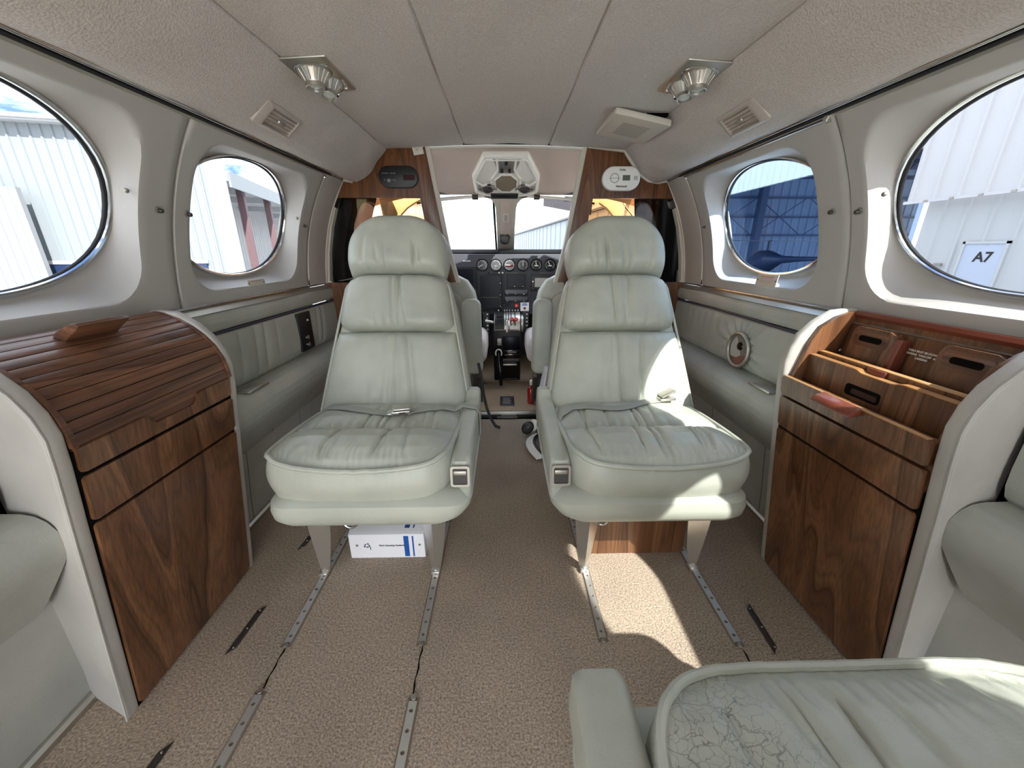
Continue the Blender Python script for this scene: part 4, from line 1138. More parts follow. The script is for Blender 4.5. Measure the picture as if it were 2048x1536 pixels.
# floor placard, extinguisher, pedals
pc = thing('floor_placard', 'dark riveted placard on the carpet in front of the pedestal', 'placard', (0, 1.88, .03))
G().box(-.037, .037, -.065, .065, 0, .003, bev=.001).build('plate', plain('placard_plate', (66, 66, 76), .4, .3), pc)
for k in range(7): G().box(-.022, .022-.004*(k % 3), .040-k*.013, .046-k*.013, .003, .0034).build('print', 'steel', pc)
for x in (-.031, .031):
    for y in (-.056, .0, .056): G().lathe([(.004, .003), (.003, .005), (0, .0055)], 8, Matrix.Translation((x, y, 0))).build('rivet', 'chrome', pc)
fe = thing('fire_extinguisher', 'red bottle lying low beside the right cockpit seat', 'fire extinguisher', (.122, 1.85, .03))
G().lathe([(0, 0), (.016, .002), (.018, .01), (.018, .075), (.012, .09), (.007, .094), (.007, .10), (0, .10)], 18).build('bottle', plain('deep_red', (150, 22, 22), .25, coat=.5), fe)
G().lathe([(.006, .10), (.008, .104), (.007, .125), (0, .13)], 12).build('nozzle', 'white', fe)

# ------------------------------------------------------------------ cockpit seats
def pilot_seat(sd, label):
    t = thing('pilot_seat', label, 'seat', (sd*.335, 1.80, .03), group='cockpit seats')
    B = lambda g, nm, m, par=None, **k: g.build(nm, m, par or t, mx=sd, **k)
    # x grows outboard (mirrored for the left seat)
    ol = [(-.205, .20), (-.212, .40), (-.208, .52), (-.195, .58), (-.165, .625), (-.11, .652), (-.04, .662), (.06, .662), (.13, .65), (.185, .61), (.205, .55), (.21, .40), (.205, .20)]
    g = G().prism(ol, .0, .10, 'Y', None, .03, 5); g.v = [(x, y-.10+.30*max(0, z-.2)*-.12, z) for x, y, z in g.v]
    B(g, 'backrest', 'leather')
    inn = [(x*.80, .20+(z-.2)*.86) for x, z in ol]
    g = G().prism(inn, -.008, .02, 'Y', None, .008, 3); g.v = [(x, y-.10+.30*max(0, z-.2)*-.12-.003, z) for x, y, z in g.v]
    B(g, 'back_panel', 'leather')
    # folded armrest standing beside the backrest
    g = G().prism(rrect(.082, .33, .03, 6, -.184, .39), -.165, -.105, 'Y', None, .018, 4)
    g.v = [(x+.012*(z-.39), y, z) for x, y, z in g.v]
    B(g, 'armrest', 'leather')
    B(G().box(-.19, .20, -.06, .40, .20, .30, None, .04, 4), 'seat_cushion', 'leather')
    g = G().box(-.232, .20, .10, .42, .19, .335, None, .045, 5); B(g, 'seat_cover', 'sheep')
    B(G().box(-.17, .17, -.02, .30, .0, .20, None, .01), 'base', 'darkmetal')
    B(G().prism([(-.105, .26), (-.08, .18), (-.03, .11), (.0, .045), (-.03, .04), (-.08, .10), (-.13, .20)], -.215, -.195, 'X', None, .003), 'recline_bracket', 'darkmetal')
    return t
pilot_seat(-1, 'cockpit seat on the left with its armrest folded up, seen from behind')
pilot_seat(1, 'cockpit seat on the right with its armrest folded up, seen from behind')
# ------------------------------------------------------------------ ceiling fixtures
def CF_(x, y):
    """frame on the ceiling: local x across, y forward, z down"""
    return frame((x, y, cz(x)), (1, 0, (cz(x+.01)-cz(x-.01))/.02), (0, -1, 0), (0, 0, -1))
def reading(sd, label):
    o = (sd*.396, .99, cz(.396))
    t = thing('reading_light', label, 'reading light', o, group='ceiling reading lights')
    F = frame((0, 0, 0), (sd, 0, (cz(.40)-cz(.39))/.01), (0, 1, 0), (0, 0, -1))
    p = G().prism(rrect(.092, .165, .004), -.001, .0035, 'Z', F, .0015).build('plate', 'satin', t)
    def head(x, y, tilt, ax, s):
        M4 = F @ Matrix.Translation((x, y, .002)) @ Matrix.Rotation(tilt, 4, ax) @ Matrix.Scale(.68, 4, (0, 0, 1))
        h = G().lathe([(.031*s, .002), (.032*s, .005), (.0285*s, .0075), (.027*s, .012), (.0195*s, .028), (.0170*s, .038), (.0176*s, .039), (.0176*s, .049), (.0165*s, .0505), (.0148*s, .0495), (.014*s, .036), (0, .036)], 32, M4).build('lamp_head', 'satin', t)
        G().lathe([(.0144*s, .041), (.010*s, .0445), (0, .0455)], 20, M4).build('lens', 'lens', h)
        fl = G()
        for k in range(16):
            a = 2*PI*k/16
            fl.tube([M4 @ Vector((r*s*math.cos(a), r*s*math.sin(a), z)) for r, z in ((.0285, .009), (.0272, .013), (.0205, .027), (.0178, .036))], .0011, 5)
        fl.build('flutes', 'satin', h)
        G().tube([M4 @ Vector((.0335*s*math.cos(a), .0335*s*math.sin(a), .003)) for a in np.linspace(0, 2*PI, 24)[:-1]], .0018, 6, True).build('socket_ring', 'chrome', h)
    head(.002, -.028, R(4), 'X', 1.05)
    head(-.004, .030, R(18), 'X', .95)
    G().lathe([(.013, .0), (.013, .008), (.010, .013), (.004, .012), (0, .013)], 18, F @ Matrix.Translation((.002, .070, .003))).build('knob', 'chrome', t)
    G().box(-.034, -.022, .055, .068, .002, .010, F, .002).build('clip', 'satin', t)
reading(-1, 'pair of swivel reading lamps on the left ceiling panel')
reading(1, 'pair of swivel reading lamps on the right ceiling panel, behind the speaker cover')

def vent(sd, yc, label):
    o = Vector((sd*.509, yc, 1.0505))
    t = thing('air_vent', label, 'air vent', tuple(o), group='shoulder air vents')
    U = Vector((sd*.041, 0, -.0355)).normalized(); Nn = Vector((-sd*.0355, 0, -.041)).normalized()
    F = frame((0, 0, 0), (0, 1, 0), U, Nn)
    o1 = rrect(.142, .058, .006); o2 = rrect(.104, .042, .002); n = len(o1)
    def off(o, dx=0.): return [(x+dx, y) for x, y in o]
    o2 = off(o2, .004)
    o3 = [(lerp(a[0], b[0], .62), lerp(a[1], b[1], .62)) for a, b in zip(o1, o2)]
    vs = [(x, y, -.012) for x, y in o1]+[(x, y, .002) for x, y in o1]+[(x, y, .0065) for x, y in o3]+[(x, y, .006) for x, y in o2]+[(x, y, -.010) for x, y in o2]
    G().add(vs, [(i*n+k, i*n+(k+1) % n, (i+1)*n+(k+1) % n, (i+1)*n+k) for i in range(4) for k in range(n)], F).build('bezel', 'bezel', t)
    G().box(-.052, .058, -.022, .022, -.014, -.0095, F).build('duct', 'void', t)
    for k in range(5):
        y = -.0160+k*.0080
        G().box(-.047, .055, -.0006, .0006, .0036, .0048, F @ Matrix.Translation((0, y, 0)) @ Matrix.Rotation(R(4), 4, 'X')).build('slat', 'chrome', t)
    G().box(-.008, .020, -.0035, .0035, .003, .0075, F, .0015).build('thumb_tab', 'satin', t)
vent(-1, 1.008, 'grey louvred air vent on the left shoulder of the ceiling')
vent(1, .972, 'grey louvred air vent on the right shoulder of the ceiling')

# speaker cover hanging loose on one side
M['slot_grey'] = plain('slot_grey', (136, 130, 116), .7)
sp_ = thing('speaker_cover', 'square cream speaker cover hanging askew from the right ceiling panel', 'speaker cover', (.365, 1.31, 1.133))
F = Matrix.Rotation(R(2.2), 4, 'X') @ Matrix.Rotation(R(3.5), 4, 'Y') @ frame((0, 0, -.009), (1, 0, -.12), (0, 1, 0), (0, 0, -1))
G().prism(rrect(.158, .235, .010), -.004, .012, 'Z', F, .004, 3).build('cover', 'cream', sp_)
for k in range(11): G().box(-.040, .040, -.058+k*.0115, -.0535+k*.0115, .0117, .0122, F).build('slot', 'slot_grey', sp_)
G().prism([(-.05, -.09), (.07, -.10), (.05, .06), (-.04, .06)], -.03, -.012, 'Z', F).build('speaker_body', 'void', sp_)

# ------------------------------------------------------------------ wall fittings
def wn(sd, z):
    """inward normal of the upper wall"""
    dx = (XP(z+.01)-XP(z-.01))/.02
    return Vector((-sd, 0, sd*dx*sd)).normalized() if True else None
def wall_frame(sd, y, z, lift=0.):
    n_ = Vector((-sd, 0, (XP(z+.01)-XP(z-.01))/.02)).normalized()
    U = Vector((0, 1, 0)); V = n_.cross(U)
    if V.z < 0: V = -V
    p = Vector((sd*XP(z), y, z)) + n_*lift
    return p, U, V, n_
def stud(sd, y, z, label, r=.0068):
    p, U, V, n_ = wall_frame(sd, y, z)
    t = thing('curtain_stud', label, 'stud', tuple(p), group='metal studs on the window panels')
    F = frame((0, 0, 0), U, V, n_)
    G().lathe([(r, 0), (r, .002), (r*.8, .003)], 18, F).build('washer', 'steel', t)
    G().lathe([(r*.62, .0025), (r*.66, .008), (r*.5, .010), (r*.2, .009), (0, .0095)], 16, F).build('head', 'darkmetal', t)
stud(-1, .844, .855, 'round metal stud just aft of the left panel seam')
stud(-1, .918, .854, 'round metal stud just ahead of the left panel seam, at the window edge')
stud(-1, 1.428, .858, 'small round stud ahead of the left forward window', .005)
stud(1, .884, .858, 'round metal stud just ahead of the right panel seam')
stud(1, .819, .853, 'round metal stud just aft of the right panel seam')
stud(1, 1.437, .857, 'small round stud ahead of the right forward window', .005)
def screw(sd, y, z, label, dep):
    p, U, V, n_ = wall_frame(sd, y, z, -dep)
    o = G().lathe([(.0042, -.002), (.0042, .0015), (.003, .0028), (.0012, .0026), (.001, .0012), (0, .0012)], 14, frame((0, 0, 0), U, V, n_)).build('screw', 'steel')
    o.location = p; tag(o, label, 'screw', 'screws in the window recesses')
screw(-1, .791, .878, 'screw in the recess of the left window nearest the camera', .012)
screw(-1, 1.398, .876, 'screw in the recess of the left forward window', .010)
screw(1, .781, .874, 'screw in the recess of the right window nearest the camera', .012)
screw(1, 1.408, .874, 'screw in the recess of the right forward window', .006)
def placard(sd, y, z, w_, h_, label, rot=0., lift=.0, lines=1, red=False):
    p, U, V, n_ = wall_frame(sd, y, z, lift)
    n_ = (n_ + Vector((0, 0, .25))).normalized(); V = n_.cross(U); V = V if V.z > 0 else -V
    t = thing('placard', label, 'placard', tuple(p), group='window placards')
    F = frame((0, 0, 0), -U*sd, V, n_ ) if False else frame((0, 0, 0), U*(-sd)*-1 if sd < 0 else -U, V, n_)
    G().prism(rrect(w_, h_, .001), 0, .002, 'Z', F, .0005).build('plate', 'cream', t)
    for k in range(lines):
        zz = h_*.28-k*h_*.6/max(1, lines)
        G().box(-w_*.3, w_*.32-.004*(k % 2), zz-.0011, zz+.0011, .002, .0023, F).build('print', plain('red_print', (196, 110, 90), .6) if red and k == 0 else 'steel', t)
    for x in (-1, 1): G().lathe([(.0022, .002), (.0015, .0032), (0, .0034)], 8, F @ Matrix.Translation((x*w_*.43, 0, 0))).build('rivet', 'darkmetal', t)
placard(-1, 1.153, .692, .080, .017, 'thin riveted placard under the left forward window', lift=.004)
placard(1, 1.095, .700, .088, .034, 'cream riveted placard with red print under the right forward window', lift=.004, lines=4, red=True)

# ------------------------------------------------------------------ side wall fittings
jk = thing('jack_panel', 'black audio jack panel set in the left pleated side panel', 'jack panel', (-.7062, 1.345, .512))
F = frame((0, 0, 0), (0, 1, 0), (0, 0, 1), (1, 0, 0))
G().prism(rrect(.088, .130, .004), -.004, .004, 'Z', F, .0015).build('plate', 'black', jk)
for y, z in ((-.005, -.020), (-.005, -.045)):
    o = G().lathe([(.009, .004), (.009, .009), (.0055, .010), (.005, .006), (0, .006)], 16, F @ Matrix.Translation((y, z, 0))).build('jack', 'chrome', jk)
G().lathe([(.005, .004), (.004, .008), (0, .009)], 12, F @ Matrix.Translation((.018, .036, 0))).build('switch', 'satin', jk)
gs = thing('cup_holder', 'round chrome-rimmed holder set in the right pleated side panel', 'holder', (.7055, GAS[0], GAS[1]))
F = frame((0, 0, 0), (0, -1, 0), (0, 0, 1), (-1, 0, 0))
el = lambda r, z: [(r*math.cos(a)*1.03, r*math.sin(a), z) for a in np.linspace(0, 2*PI, 41)[:-1]]
G().tube(el(.050, .004), .0055, 10, True, F).build('rim', 'satin', gs)
G().lathe([(.047, .001), (.03, .0), (0, .0)], 32, F).build('mirror_face', plain('grey_face', (120, 120, 116), .2), gs)
G().prism([(.044*math.cos(a), .044*math.sin(a)) for a in np.linspace(R(118), R(290), 16)]+[(.012, -.016), (.004, .004)], .0008, .0014, 'Z', F).build('pale_label', plain('pale_label', (178, 174, 166), .4), gs)
G().lathe([(.013, .0), (.011, .004), (0, .005)], 18, F @ Matrix.Translation((.004, .012, .001))).build('button', 'gloss', gs)
G().prism([(.0445*math.cos(a), .0445*math.sin(a)) for a in np.linspace(R(215), R(345), 14)]+[(.018, -.012), (-.008, -.026)], .0012, .0018, 'Z', F).build('red_band', plain('brick_red', (122, 80, 70), .5), gs)  # reddish band across the lower part of the face
for sd, yc, lb in ((-1, .985, 'flat metal ashtray lid in the left armrest ledge ahead of the cabinet'), (1, .960, 'flat metal ashtray lid in the right armrest ledge ahead of the cabinet')):
    o = (sd*.690, yc, .4308)
    t = thing('ashtray', lb, 'ashtray', o, group='armrest ashtrays')
    G().box(-.022, .022, -.045, .045, -.004, .0035, bev=.002).build('rim', 'satin', t)
    G().box(-.017, .017, -.040, .034, .003, .0048, bev=.001).build('lid', 'steel', t)
for sd, y, z, lb in ((-1, 1.075, .262, 'round metal snap under the left armrest ledge'),):
    o = G().lathe([(.005, 0), (.0055, .003), (.003, .005), (0, .0055)], 12, frame((0, 0, 0), (0, 1, 0), (0, 0, 1), (1, 0, -.3))).build('snap_stud', 'chrome')
    o.location = (-.724, y, z); tag(o, lb, 'stud')

# ------------------------------------------------------------------ floor tracks
def track(x, y0, y1, label, bright='track'):
    t = thing('seat_track', label, 'seat track', (x, (y0+y1)/2, 0), group='seat tracks in the carpet')
    L_ = y1-y0; n = max(1, round(L_/.0305)); c = L_/n; w_ = .0062
    g = G(); N8 = 12
    for k in range(n):
        yc = -L_/2+(k+.5)*c
        ang = [2*PI*i/N8+PI/4 for i in range(N8)]
        out = []
        for a in ang:
            ca, sa = math.cos(a), math.sin(a); s = min(w_/abs(ca) if abs(ca) > 1e-6 else 9, c/2/abs(sa) if abs(sa) > 1e-6 else 9)
            out.append((ca*s, yc+sa*s))
        for i, (sx, sy) in enumerate(((1, 1), (-1, 1), (-1, -1), (1, -1))):
            out[i*3] = (sx*w_, yc+sy*c/2)
        inn = [(.0036*math.cos(a), yc+.0036*math.sin(a)) for a in ang]
        vs = [(p[0], p[1], .0045) for p in out]+[(p[0], p[1], .0045) for p in inn]+[(p[0], p[1], -.001) for p in inn]
        g.add(vs, [(i, (i+1) % N8, N8+(i+1) % N8, N8+i) for i in range(N8)]+[(N8+i, N8+(i+1) % N8, 2*N8+(i+1) % N8, 2*N8+i) for i in range(N8)])
    g.box(-w_-.0012, -w_, -L_/2, L_/2, 0, .0045); g.box(w_, w_+.0012, -L_/2, L_/2, 0, .0045)
    g.build('rail', bright, t)
    G().box(-w_, w_, -L_/2, L_/2, .0002, .0008).build('slot_base', 'void', t)
    for s in (-1, 1): G().lathe([(.0055, .0045), (.005, .007), (0, .0075)], 10, Matrix.Translation((0, s*(L_/2+.006), 0))).build('end_bolt', 'steel', t)
    G().box(-w_-.0045, w_+.0045, -L_/2-.008, L_/2+.008, .0001, .0012, None).build('carpet_cut', 'carpet_cut', t)
M['carpet_cut'] = plain('carpet_backing', (120, 106, 90), .95)
track(-.470, .592, 1.10, 'drilled track under the outboard legs of the left seat')
track(-.189, .590, 1.10, 'drilled track under the aisle legs of the left seat')
track(.193, .590, 1.10, 'drilled track under the aisle legs of the right seat')
track(.474, .575, 1.10, 'drilled track under the outboard legs of the right seat')
track(-.470, -.20, .492, 'drilled track nearest the camera on the outboard left', 'track')
track(-.182, -.20, .476, 'bright drilled track nearest the camera beside the aisle', 'track')
track(.192, -.30, .30, 'drilled track under the aisle legs of the seat nearest the camera')
track(.43, -.30, .30, 'drilled track under the outboard legs of the seat nearest the camera')
for x, y0, y1, m_ in ((-.470, .50, .584, 0), (-.186, .484, .582, 0), (.476, .44, .56, 0)):
    g = G().tube([(x+.0012*math.sin(k*1.7), lerp(y0, y1, k/9), .001) for k in range(10)], [.0008+.0005*(k % 3) for k in range(10)], 6)
    o = g.build('carpet_slit', 'void'); tag(o, {-.470: 'dark slit in the carpet between the two outboard left tracks', -.186: 'dark slit in the carpet between the two left aisle tracks', .476: 'frayed slit in the carpet aft of the right outboard track'}[x], 'carpet slit')
for x, y0, y1, lb in ((-.576, .57, .686, 'narrow dark metal slot plate in the carpet before the slatted cabinet'), (-.580, .30, .424, 'narrow dark metal slot plate at the bottom left, nearest the camera'), (.545, .549, .669, 'narrow dark metal slot plate in the carpet before the open cabinet'), (-.575, .86, .93, 'narrow dark metal slot plate beside the outboard leg of the left seat')):
    t = thing('slot_plate', lb, 'slot plate', (x, (y0+y1)/2, 0), group='slot plates in the carpet')
    h = (y1-y0)/2
    G().prism([(-.009, -h), (.005, -h+.016), (.010, h), (-.004, h-.016)], 0, .003, 'Z', None, .001).build('plate', 'darkmetal', t)
    for s in (-.75, .0, .75): G().lathe([(.002, .003), (.0015, .0042), (0, .0044)], 8, Matrix.Translation((.0015+.002*s, s*h, 0))).build('screw', 'steel', t)

# ------------------------------------------------------------------ things under and beside the seats
bx = thing('handbook_box', 'white handbook slipcase with blue stripes on the carpet under the left seat', 'handbook', (-.325, .83, 0))
g = G().prism([(0, 0), (0, .0755), (.012, .0805), (.22, .094), (.22, 0)], -.1, .098, 'X', None, .0015)
g.build('case', 'paper', bx)
F = frame((0, -.0003, 0), (1, 0, 0), (0, 0, 1), (0, -1, 0))
for xa, xb in ((.044, .057), (.066, .070)):
    G().box(xa, xb, .004, .070, 0, .0004, F).build('stripe', 'blue', bx)
    T_ = frame((0, .012, .0807), (1, 0, 0), (0, .208, .0135), (0, -.0135, .208))
    G().box(xa, xb, .006, .19, 0, .0004, T_).build('stripe', 'blue', bx)
letters('title_text', "Pilot's Operating Handbook", .0060, 'text_k', F @ Matrix.Translation((.012, .040, .0003)), bx, bold=.0001)
lg = G()
for x, z, w_, h_ in ((-.058, .044, .004, .003), (-.051, .046, .005, .003), (-.060, .038, .004, .005), (-.053, .036, .006, .003), (-.048, .040, .003, .006), (-.0455, .032, .002, .010)): lg.box(x-w_/2, x+w_/2, z-h_/2, z+h_/2, 0, .0004, F)
lg.build('emblem', 'navy', bx)
for x in (-.080, .085): G().lathe([(.0035, 0), (.003, .001), (.0015, .0006), (0, .0006)], 14, F @ Matrix.Translation((x, .041, 0))).build('finger_hole', 'steel', bx)
wb = tag(G().box(-.136, .139, 0, .14, 0, .196, None, .002).build('stowage_box', 'wood'), 'walnut stowage box on the carpet under the right seat', 'box'); wb.location = (.331, .832, 0)
bk_ = thing('paper_booklet', 'white booklet standing beside the right seat near the cockpit', 'booklet', (.152, 1.52, 0))
G().prism([(-.02, .14), (.0, .145), (.028, .30), (.008, .30)], 0, .10, 'Y', None, .001).build('pages', 'paper', bk_)
G().prism([(-.022, .0), (.004, .0), (.0, .14), (-.02, .135)], 0, .09, 'Y').build('holder', 'darkmetal', bk_)
hd = thing('headset', 'black and pale headset lying on the aisle carpet beside the right seat', 'headset', (.098, 1.42, 0))
G().lathe([(0, .0), (.020, .0), (.027, .006), (.028, .014), (.022, .020), (.012, .018), (0, .012)], 20, frame((-.008, .14, .030), (1, 0, .2), (0, .4, 1), (-.1, -1, .4))).build('ear_cup', 'black', hd)
G().lathe([(.0, .0), (.022, .0), (.025, .008), (.026, .012), (0, .012)], 20, frame((.012, .157, .036), (1, 0, .2), (0, .4, 1), (.3, -1, .2))).build('ear_cup_shell', 'white', hd)
for k, (m_, dx) in enumerate((('white', 0.), ('white', .010), ('white', .019), ('black', .028))):
    pts = [(-.004+dx+.018*(1-math.cos(a))+.0, .10-.20*a/PI, .006+.045*math.sin(a)) for a in np.linspace(.0, PI, 16)]
    pts = [(.016+dx-.034*math.sin(a), .10-.20*a/PI, .012+.010*math.sin(a)+.003*k) for a in np.linspace(.0, PI, 16)]
    G().tube(pts, .0062, 8).build('headband', m_, hd)
st_ = G().ribbon([(-.125, 1.60, .32), (-.112, 1.585, .26), (-.104, 1.57, .19), (-.092, 1.56, .13), (-.075, 1.565, .075), (-.055, 1.58, .03), (-.035, 1.61, .006)], .014, .003, Vector((.6, .8, .2))).build('shoulder_strap', plain('dark_webbing', (58, 58, 58), .7))
tag(st_, 'dark webbing strap hanging to the aisle floor beside the left seat', 'strap')

cr_ = G().tube([(XP(1.018)-.004, y, 1.018) for y in np.linspace(.858, 1.47, 12)], .0028, 8).build('curtain_rail', 'chrome')
tag(cr_, 'thin bright curtain rail on the right wall under the ceiling strip', 'curtain rail')
G().box(XP(1.018)-.008, XP(1.018)+.004, .850, .860, 1.012, 1.024, None, .0015).build('end_stop', 'satin', cr_)
# ------------------------------------------------------------------ outside, seen through the windows
GZ = -1.2
M['siding'] = plain('white_siding', (178, 181, 184), .5)
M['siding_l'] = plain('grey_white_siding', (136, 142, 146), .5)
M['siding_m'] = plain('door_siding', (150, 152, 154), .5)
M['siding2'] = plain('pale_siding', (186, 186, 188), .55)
M['siding_in'] = plain('sky_shade_lining', (160, 182, 212), .7)  # blue of sky-lit shade put into the bay wall colour
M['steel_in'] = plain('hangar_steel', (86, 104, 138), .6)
M['brown'] = plain('brown_steel', (112, 88, 92), .6)
M['concrete'] = plain('apron', (164, 165, 164), .9, bump=.2, bscale=4.)
M['heli'] = plain('dark_blue_paint', (36, 52, 84), .35)
M['doorw'] = plain('door_paint', (172, 182, 200), .5)
struct(G().add([(-120, -60, GZ), (120, -60, GZ), (120, 160, GZ), (-120, 160, GZ)], [(0, 1, 2, 3)]).build('ground', 'concrete'))

def siding(a, b, z0, z1, pitch, depth, name, mat, parent, thick=.15, rib=.35):
    """ribbed metal wall from plan point a to b; ribs stand out to the left of a->b"""
    a, b = Vector((*a, 0)), Vector((*b, 0)); d = b-a; L_ = d.length; d.normalize(); n = Vector((-d.y, d.x, 0))
    cnt = max(1, int(L_/pitch)); pr = []
    for k in range(cnt):
        s = k*pitch
        pr += [(s, 0), (s+pitch*(1-rib), 0), (s+pitch*(1-rib*.75), depth), (s+pitch*(1-rib*.25), depth)]
    pr += [(L_, 0)]
    lo = [a+d*s+n*o for s, o in pr]; lo2 = [b-n*thick, a-n*thick]
    pl = lo+lo2; m = len(pl)
    vs = [(p.x, p.y, z) for z in (z0, z1) for p in pl]
    fs = [(i, (i+1) % m, m+(i+1) % m, m+i) for i in range(m)]+[tuple(range(m, 2*m)), tuple(range(m))[::-1]]
    return G().add(vs, fs).build(name, mat, parent, smooth=False)
def rot(px, py, ang=R(13.4)):
    return px*math.cos(ang)-py*math.sin(ang), px*math.sin(ang)+py*math.cos(ang)
# left: white building whose end wall faces back towards the aircraft
CX, CY = -8.278, 12.667
def LB(s, f):
    """building coordinates: s along the end wall (to the left), f along the side wall (ahead)"""
    ux, uy = -math.cos(R(13.4)), -math.sin(R(13.4)); vx, vy = -math.sin(R(13.4)), math.cos(R(13.4))
    return CX+ux*s+vx*f, CY+uy*s+vy*f
hb = thing('hangar_building', 'white ribbed hangar outside the left windows with brown steel columns on its side', 'building', (0, 0, 0))
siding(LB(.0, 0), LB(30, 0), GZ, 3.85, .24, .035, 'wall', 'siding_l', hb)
p0, p1 = LB(-.35, -.35), LB(30, -.35)
def slab(pts, z0, z1, nm, m, par, bev=0.):
    return G().prism([tuple(p) for p in pts], z0, z1, 'Z', None, bev).build(nm, m, par, smooth=False)
slab([LB(-.3, -.30), LB(30, -.30), LB(30, .2), LB(-.3, .2)], 3.85, 3.97, 'roof_trim', 'siding2', hb)
slab([LB(-.3, -.36), LB(30, -.36), LB(30, -.30), LB(-.3, -.30)], 3.90, 3.99, 'gutter', 'siding', hb)
slab([LB(-.12, -.12), LB(.25, -.12), LB(.25, .2), LB(-.12, .2)], GZ, 3.85, 'corner_trim', 'siding2', hb)
# the wall along the side, set back behind columns under a flat eave
siding(LB(2.4, 40), LB(2.4, 0), GZ, 2.75, .30, .02, 'wall', 'siding2', hb)
slab([LB(-.2, .25), LB(2.6, .25), LB(2.6, 40), LB(-.2, 40)], 2.72, 2.95, 'eave', 'siding', hb)
slab([LB(-.22, .25), LB(-.16, .25), LB(-.16, 40), LB(-.22, 40)], 2.55, 2.98, 'eave_trim', 'siding_l', hb)
for f in (1.7, 4.4, 8.2, 12.5, 17, 22):
    slab([LB(.0, f), LB(.2, f), LB(.2, f+.2), LB(.0, f+.2)], GZ, 2.72, 'column', 'brown', hb)
    slab([LB(.0, f), LB(2.4, f), LB(2.4, f+.2), LB(.0, f+.2)], 2.52, 2.72, 'beam', 'siding', hb)
slab([LB(2.0, 2), LB(2.35, 2), LB(2.35, 40), LB(2.0, 40)], GZ, -.35, 'low_wall', 'cream', hb)
# dark opening in the end wall and the lighter sliding door beside it
slab([LB(.8, -.06), LB(4.6, -.06), LB(4.6, .05), LB(.8, .05)], GZ, .40, 'opening', 'heli', hb)
slab([LB(.75, -.08), LB(4.7, -.08), LB(4.7, -.02), LB(.75, -.02)], .40, .50, 'opening_trim', 'siding2', hb)
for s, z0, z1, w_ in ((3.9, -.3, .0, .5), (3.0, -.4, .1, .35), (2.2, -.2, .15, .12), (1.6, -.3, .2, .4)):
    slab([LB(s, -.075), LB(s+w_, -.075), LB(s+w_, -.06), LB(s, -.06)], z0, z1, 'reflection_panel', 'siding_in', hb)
siding(LB(4.42, -.5), LB(14, -.5), GZ, 2.3, .2, .04, 'sliding_door', 'siding_m', hb)

# right: white hangar with the door marked A7, and the big open bay ahead of it
ha = thing('hangar_building', 'white hangar outside the right windows with a personnel door marked A7', 'building', (0, 0, 0))
XD = 12.
siding((XD+.25, -30), (XD+.25, 11.95), GZ, 2.2, .62, .05, 'wall', 'siding', ha, rib=.18)
siding((XD-.12, -30), (XD-.12, 12.25), 2.08, 6.5, .62, .05, 'upper_wall', 'siding2', ha, rib=.18)
slab([(XD-.20, -30), (XD-.12, -30), (XD-.12, 12.28), (XD-.20, 12.28)], 2.04, 2.12, 'drip_edge', 'siding2', ha)
for k in range(14): slab([(XD-.22, 3+k*.66), (XD-.2, 3+k*.66), (XD-.2, 3.1+k*.66), (XD-.22, 3.1+k*.66)], 2.05, 2.10, 'bolt', 'steel', ha)
dr = slab([(XD+.17, 9.68), (XD+.22, 9.68), (XD+.22, 10.56), (XD+.17, 10.56)], GZ, .93, 'door', 'doorw', ha)
for ya, yb in ((9.62, 9.68), (10.56, 10.62)): slab([(XD+.14, ya), (XD+.22, ya), (XD+.22, yb), (XD+.14, yb)], GZ, .99, 'door_frame', 'siding', ha)
slab([(XD+.14, 9.62), (XD+.22, 9.62), (XD+.22, 10.62), (XD+.14, 10.62)], .93, .99, 'door_frame', 'siding', ha)
slab([(XD+.10, 10.40), (XD+.17, 10.40), (XD+.17, 10.50), (XD+.10, 10.50)], -.06, .0, 'handle', 'steel', dr)
letters('door_text', 'A7', .34, 'text_k', frame((XD+.165, 10.08, .60), (0, -1, 0), (0, 0, 1), (-1, 0, 0)), dr, .002, bold=.008)
slab([(XD+.16, 11.0), (XD+.2, 11.0), (XD+.2, 11.2), (XD+.16, 11.2)], .35, .43, 'sign_plate', 'steel', ha)
# open bay
bay = thing('hangar_bay', 'open hangar bay with a dim blue interior outside the right forward window', 'building', (0, 0, 0))
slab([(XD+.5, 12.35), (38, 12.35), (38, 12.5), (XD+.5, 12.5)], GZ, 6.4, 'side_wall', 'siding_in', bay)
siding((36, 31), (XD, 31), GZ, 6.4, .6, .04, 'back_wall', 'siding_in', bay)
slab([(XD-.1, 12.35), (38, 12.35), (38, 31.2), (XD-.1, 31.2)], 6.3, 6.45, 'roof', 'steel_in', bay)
siding((XD, 12.35), (XD, 31.2), 3.55, 6.4, .45, .05, 'header', 'siding2', bay)
siding((XD, 30.2), (XD, 48), GZ, 6.4, .45, .05, 'front_wall', 'siding2', bay)
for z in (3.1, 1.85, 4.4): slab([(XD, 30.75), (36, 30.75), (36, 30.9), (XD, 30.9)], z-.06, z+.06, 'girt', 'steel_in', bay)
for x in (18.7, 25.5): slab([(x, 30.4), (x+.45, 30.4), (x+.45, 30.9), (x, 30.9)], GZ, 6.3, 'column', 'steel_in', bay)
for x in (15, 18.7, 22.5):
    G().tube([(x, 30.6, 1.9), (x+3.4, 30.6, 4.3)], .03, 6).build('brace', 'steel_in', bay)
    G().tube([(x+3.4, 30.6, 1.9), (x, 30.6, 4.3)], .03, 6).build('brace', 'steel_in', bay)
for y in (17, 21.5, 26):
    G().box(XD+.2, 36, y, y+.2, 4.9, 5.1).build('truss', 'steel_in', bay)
    for k in range(10): G().tube([(XD+.4+k*2.4, y+.1, 5.0), (XD+1.6+k*2.4, y+.1, 6.2), (XD+2.8+k*2.4, y+.1, 5.0)], .05, 6).build('truss_web', 'steel_in', bay)
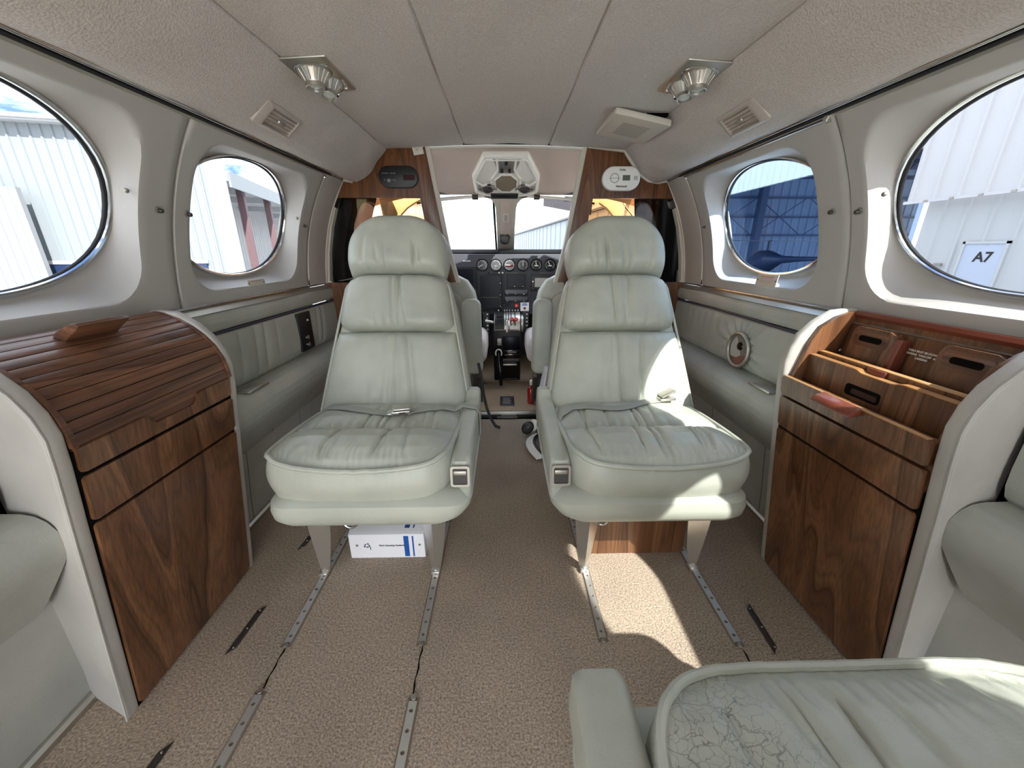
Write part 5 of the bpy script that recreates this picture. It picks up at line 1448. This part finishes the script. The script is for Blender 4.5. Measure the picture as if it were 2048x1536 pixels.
# helicopter parked in the bay
he = thing('helicopter', 'dark helicopter parked inside the open hangar bay', 'helicopter', (18.0, 27.6, GZ), PI)
he.scale = (.88, .88, .95)
sec = [(-2.3, .02, .95), (-2.1, .32, .95), (-1.5, .62, 1.1), (-.6, .78, 1.28), (.4, .76, 1.3), (1.2, .5, 1.38), (1.9, .26, 1.46), (3.4, .17, 1.52), (5.2, .12, 1.58), (6.1, .06, 1.6)]
def fus(u, v):
    k = v*(len(sec)-1); i = min(int(k), len(sec)-2); t_ = k-i
    y = lerp(sec[i][0], sec[i+1][0], t_); r = lerp(sec[i][1], sec[i+1][1], t_); z = lerp(sec[i][2], sec[i+1][2], t_)
    return (.85*r*math.cos(2*PI*u), y, z+r*math.sin(2*PI*u))
G().grid(fus, 24, 45, True).build('fuselage', 'heli', he)
G().prism([(5.5, 1.5), (6.2, 1.5), (7.0, 2.75), (6.6, 2.85)], -.05, .05, 'X').build('tail_fin', 'heli', he)
G().tube([(0, .1, 1.9), (0, .1, 2.75)], .09, 10).build('rotor_mast', 'heli', he)
for a in (.25, .25+PI): G().box(.1, 5.0, -.13, .13, 2.68, 2.72, Matrix.Translation((0, .1, 0)) @ Matrix.Rotation(a, 4, 'Z')).build('rotor_blade', 'heli', he)
for s in (-1, 1):
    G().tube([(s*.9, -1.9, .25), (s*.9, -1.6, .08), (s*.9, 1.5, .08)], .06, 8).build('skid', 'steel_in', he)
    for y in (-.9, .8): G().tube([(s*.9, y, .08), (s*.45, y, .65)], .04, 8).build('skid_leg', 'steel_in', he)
# long building ahead on the right, seen through the windshield
hw_ = thing('hangar_building', 'long white building ahead seen through the windshield', 'building', (0, 0, 0))
def EB(y): return 5.2-.096*(y-30)
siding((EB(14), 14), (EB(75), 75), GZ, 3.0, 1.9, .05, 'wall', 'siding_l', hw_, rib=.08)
def strip(dx0, dx1, z0, z1, nm, m): slab([(EB(14)+dx0, 14), (EB(75)+dx0, 75), (EB(75)+dx1, 75), (EB(14)+dx1, 14)], z0, z1, nm, m, hw_)
strip(-.25, .15, 3.0, 3.12, 'eave', 'black'); strip(-.25, .4, 3.12, 3.30, 'roof_trim', 'siding2')
pole = thing('light_pole', 'thin pole far ahead left of the windshield post', 'pole', (-4.6, 60, GZ))
G().tube([(0, 0, 0), (0, 0, 5.0)], .09, 8).build('mast', 'steel', pole); G().box(-.2, .2, -.2, .2, 0, .2).build('base', 'concrete', pole)
# ------------------------------------------------------------------ daylight
w = bpy.data.worlds.new('sky'); sc.world = w; w.use_nodes = True
nt = w.node_tree; nt.nodes.clear(); L = nt.links.new
out = N(nt, 'ShaderNodeOutputWorld'); bg = N(nt, 'ShaderNodeBackground')
tc = N(nt, 'ShaderNodeTexCoord')
sp = N(nt, 'ShaderNodeSeparateXYZ'); L(tc.outputs['Generated'], sp.inputs[0])
g1 = ramp(nt, [(.0, (.62, .62, .60)), (.5, (.56, .66, .80)), (.57, (.17, .30, .56)), (1., (.12, .24, .54))])
mr = N(nt, 'ShaderNodeMapRange'); mr.inputs['From Min'].default_value = -1.; L(sp.outputs['Z'], mr.inputs['Value'])
L(mr.outputs[0], g1.inputs['Fac'])
cl = N(nt, 'ShaderNodeTexNoise', Scale=3.2, Detail=7., Roughness=.6, Distortion=.3)
mp = N(nt, 'ShaderNodeMapping'); mp.inputs['Scale'].default_value = (1, 1, 3.0); mp.inputs['Location'].default_value = (.35, .2, .0)
L(tc.outputs['Generated'], mp.inputs['Vector']); L(mp.outputs['Vector'], cl.inputs['Vector'])
cr = ramp(nt, [(.42, (0, 0, 0)), (.54, (1, 1, 1))]); L(cl.outputs['Fac'], cr.inputs['Fac'])
mx = N(nt, 'ShaderNodeMixRGB'); L(cr.outputs['Color'], mx.inputs['Fac']); L(g1.outputs['Color'], mx.inputs['Color1']); mx.inputs['Color2'].default_value = (1.5, 1.52, 1.55, 1)
L(mx.outputs['Color'], bg.inputs['Color']); bg.inputs['Strength'].default_value = 4.2
L(bg.outputs[0], out.inputs[0])

SUN = Vector((-.52, .86, -1.)).normalized()      # the way the sunlight travels
sl = bpy.data.lights.new('sun', 'SUN'); sl.energy = 19; sl.angle = R(.7); sl.color = (1, .97, .91)
so = bpy.data.objects.new('sun', sl); COL.objects.link(so)
so.rotation_euler = SUN.to_track_quat('-Z', 'Y').to_euler()

v = sc.view_settings
v.view_transform = 'Standard'; v.look = 'None'; v.gamma = 1.; v.exposure = .65; v.use_curve_mapping = False
sc.cycles.max_bounces = 10; sc.cycles.diffuse_bounces = 6; sc.cycles.glossy_bounces = 4; sc.cycles.transparent_max_bounces = 12
sc.cycles.sample_clamp_indirect = 6.
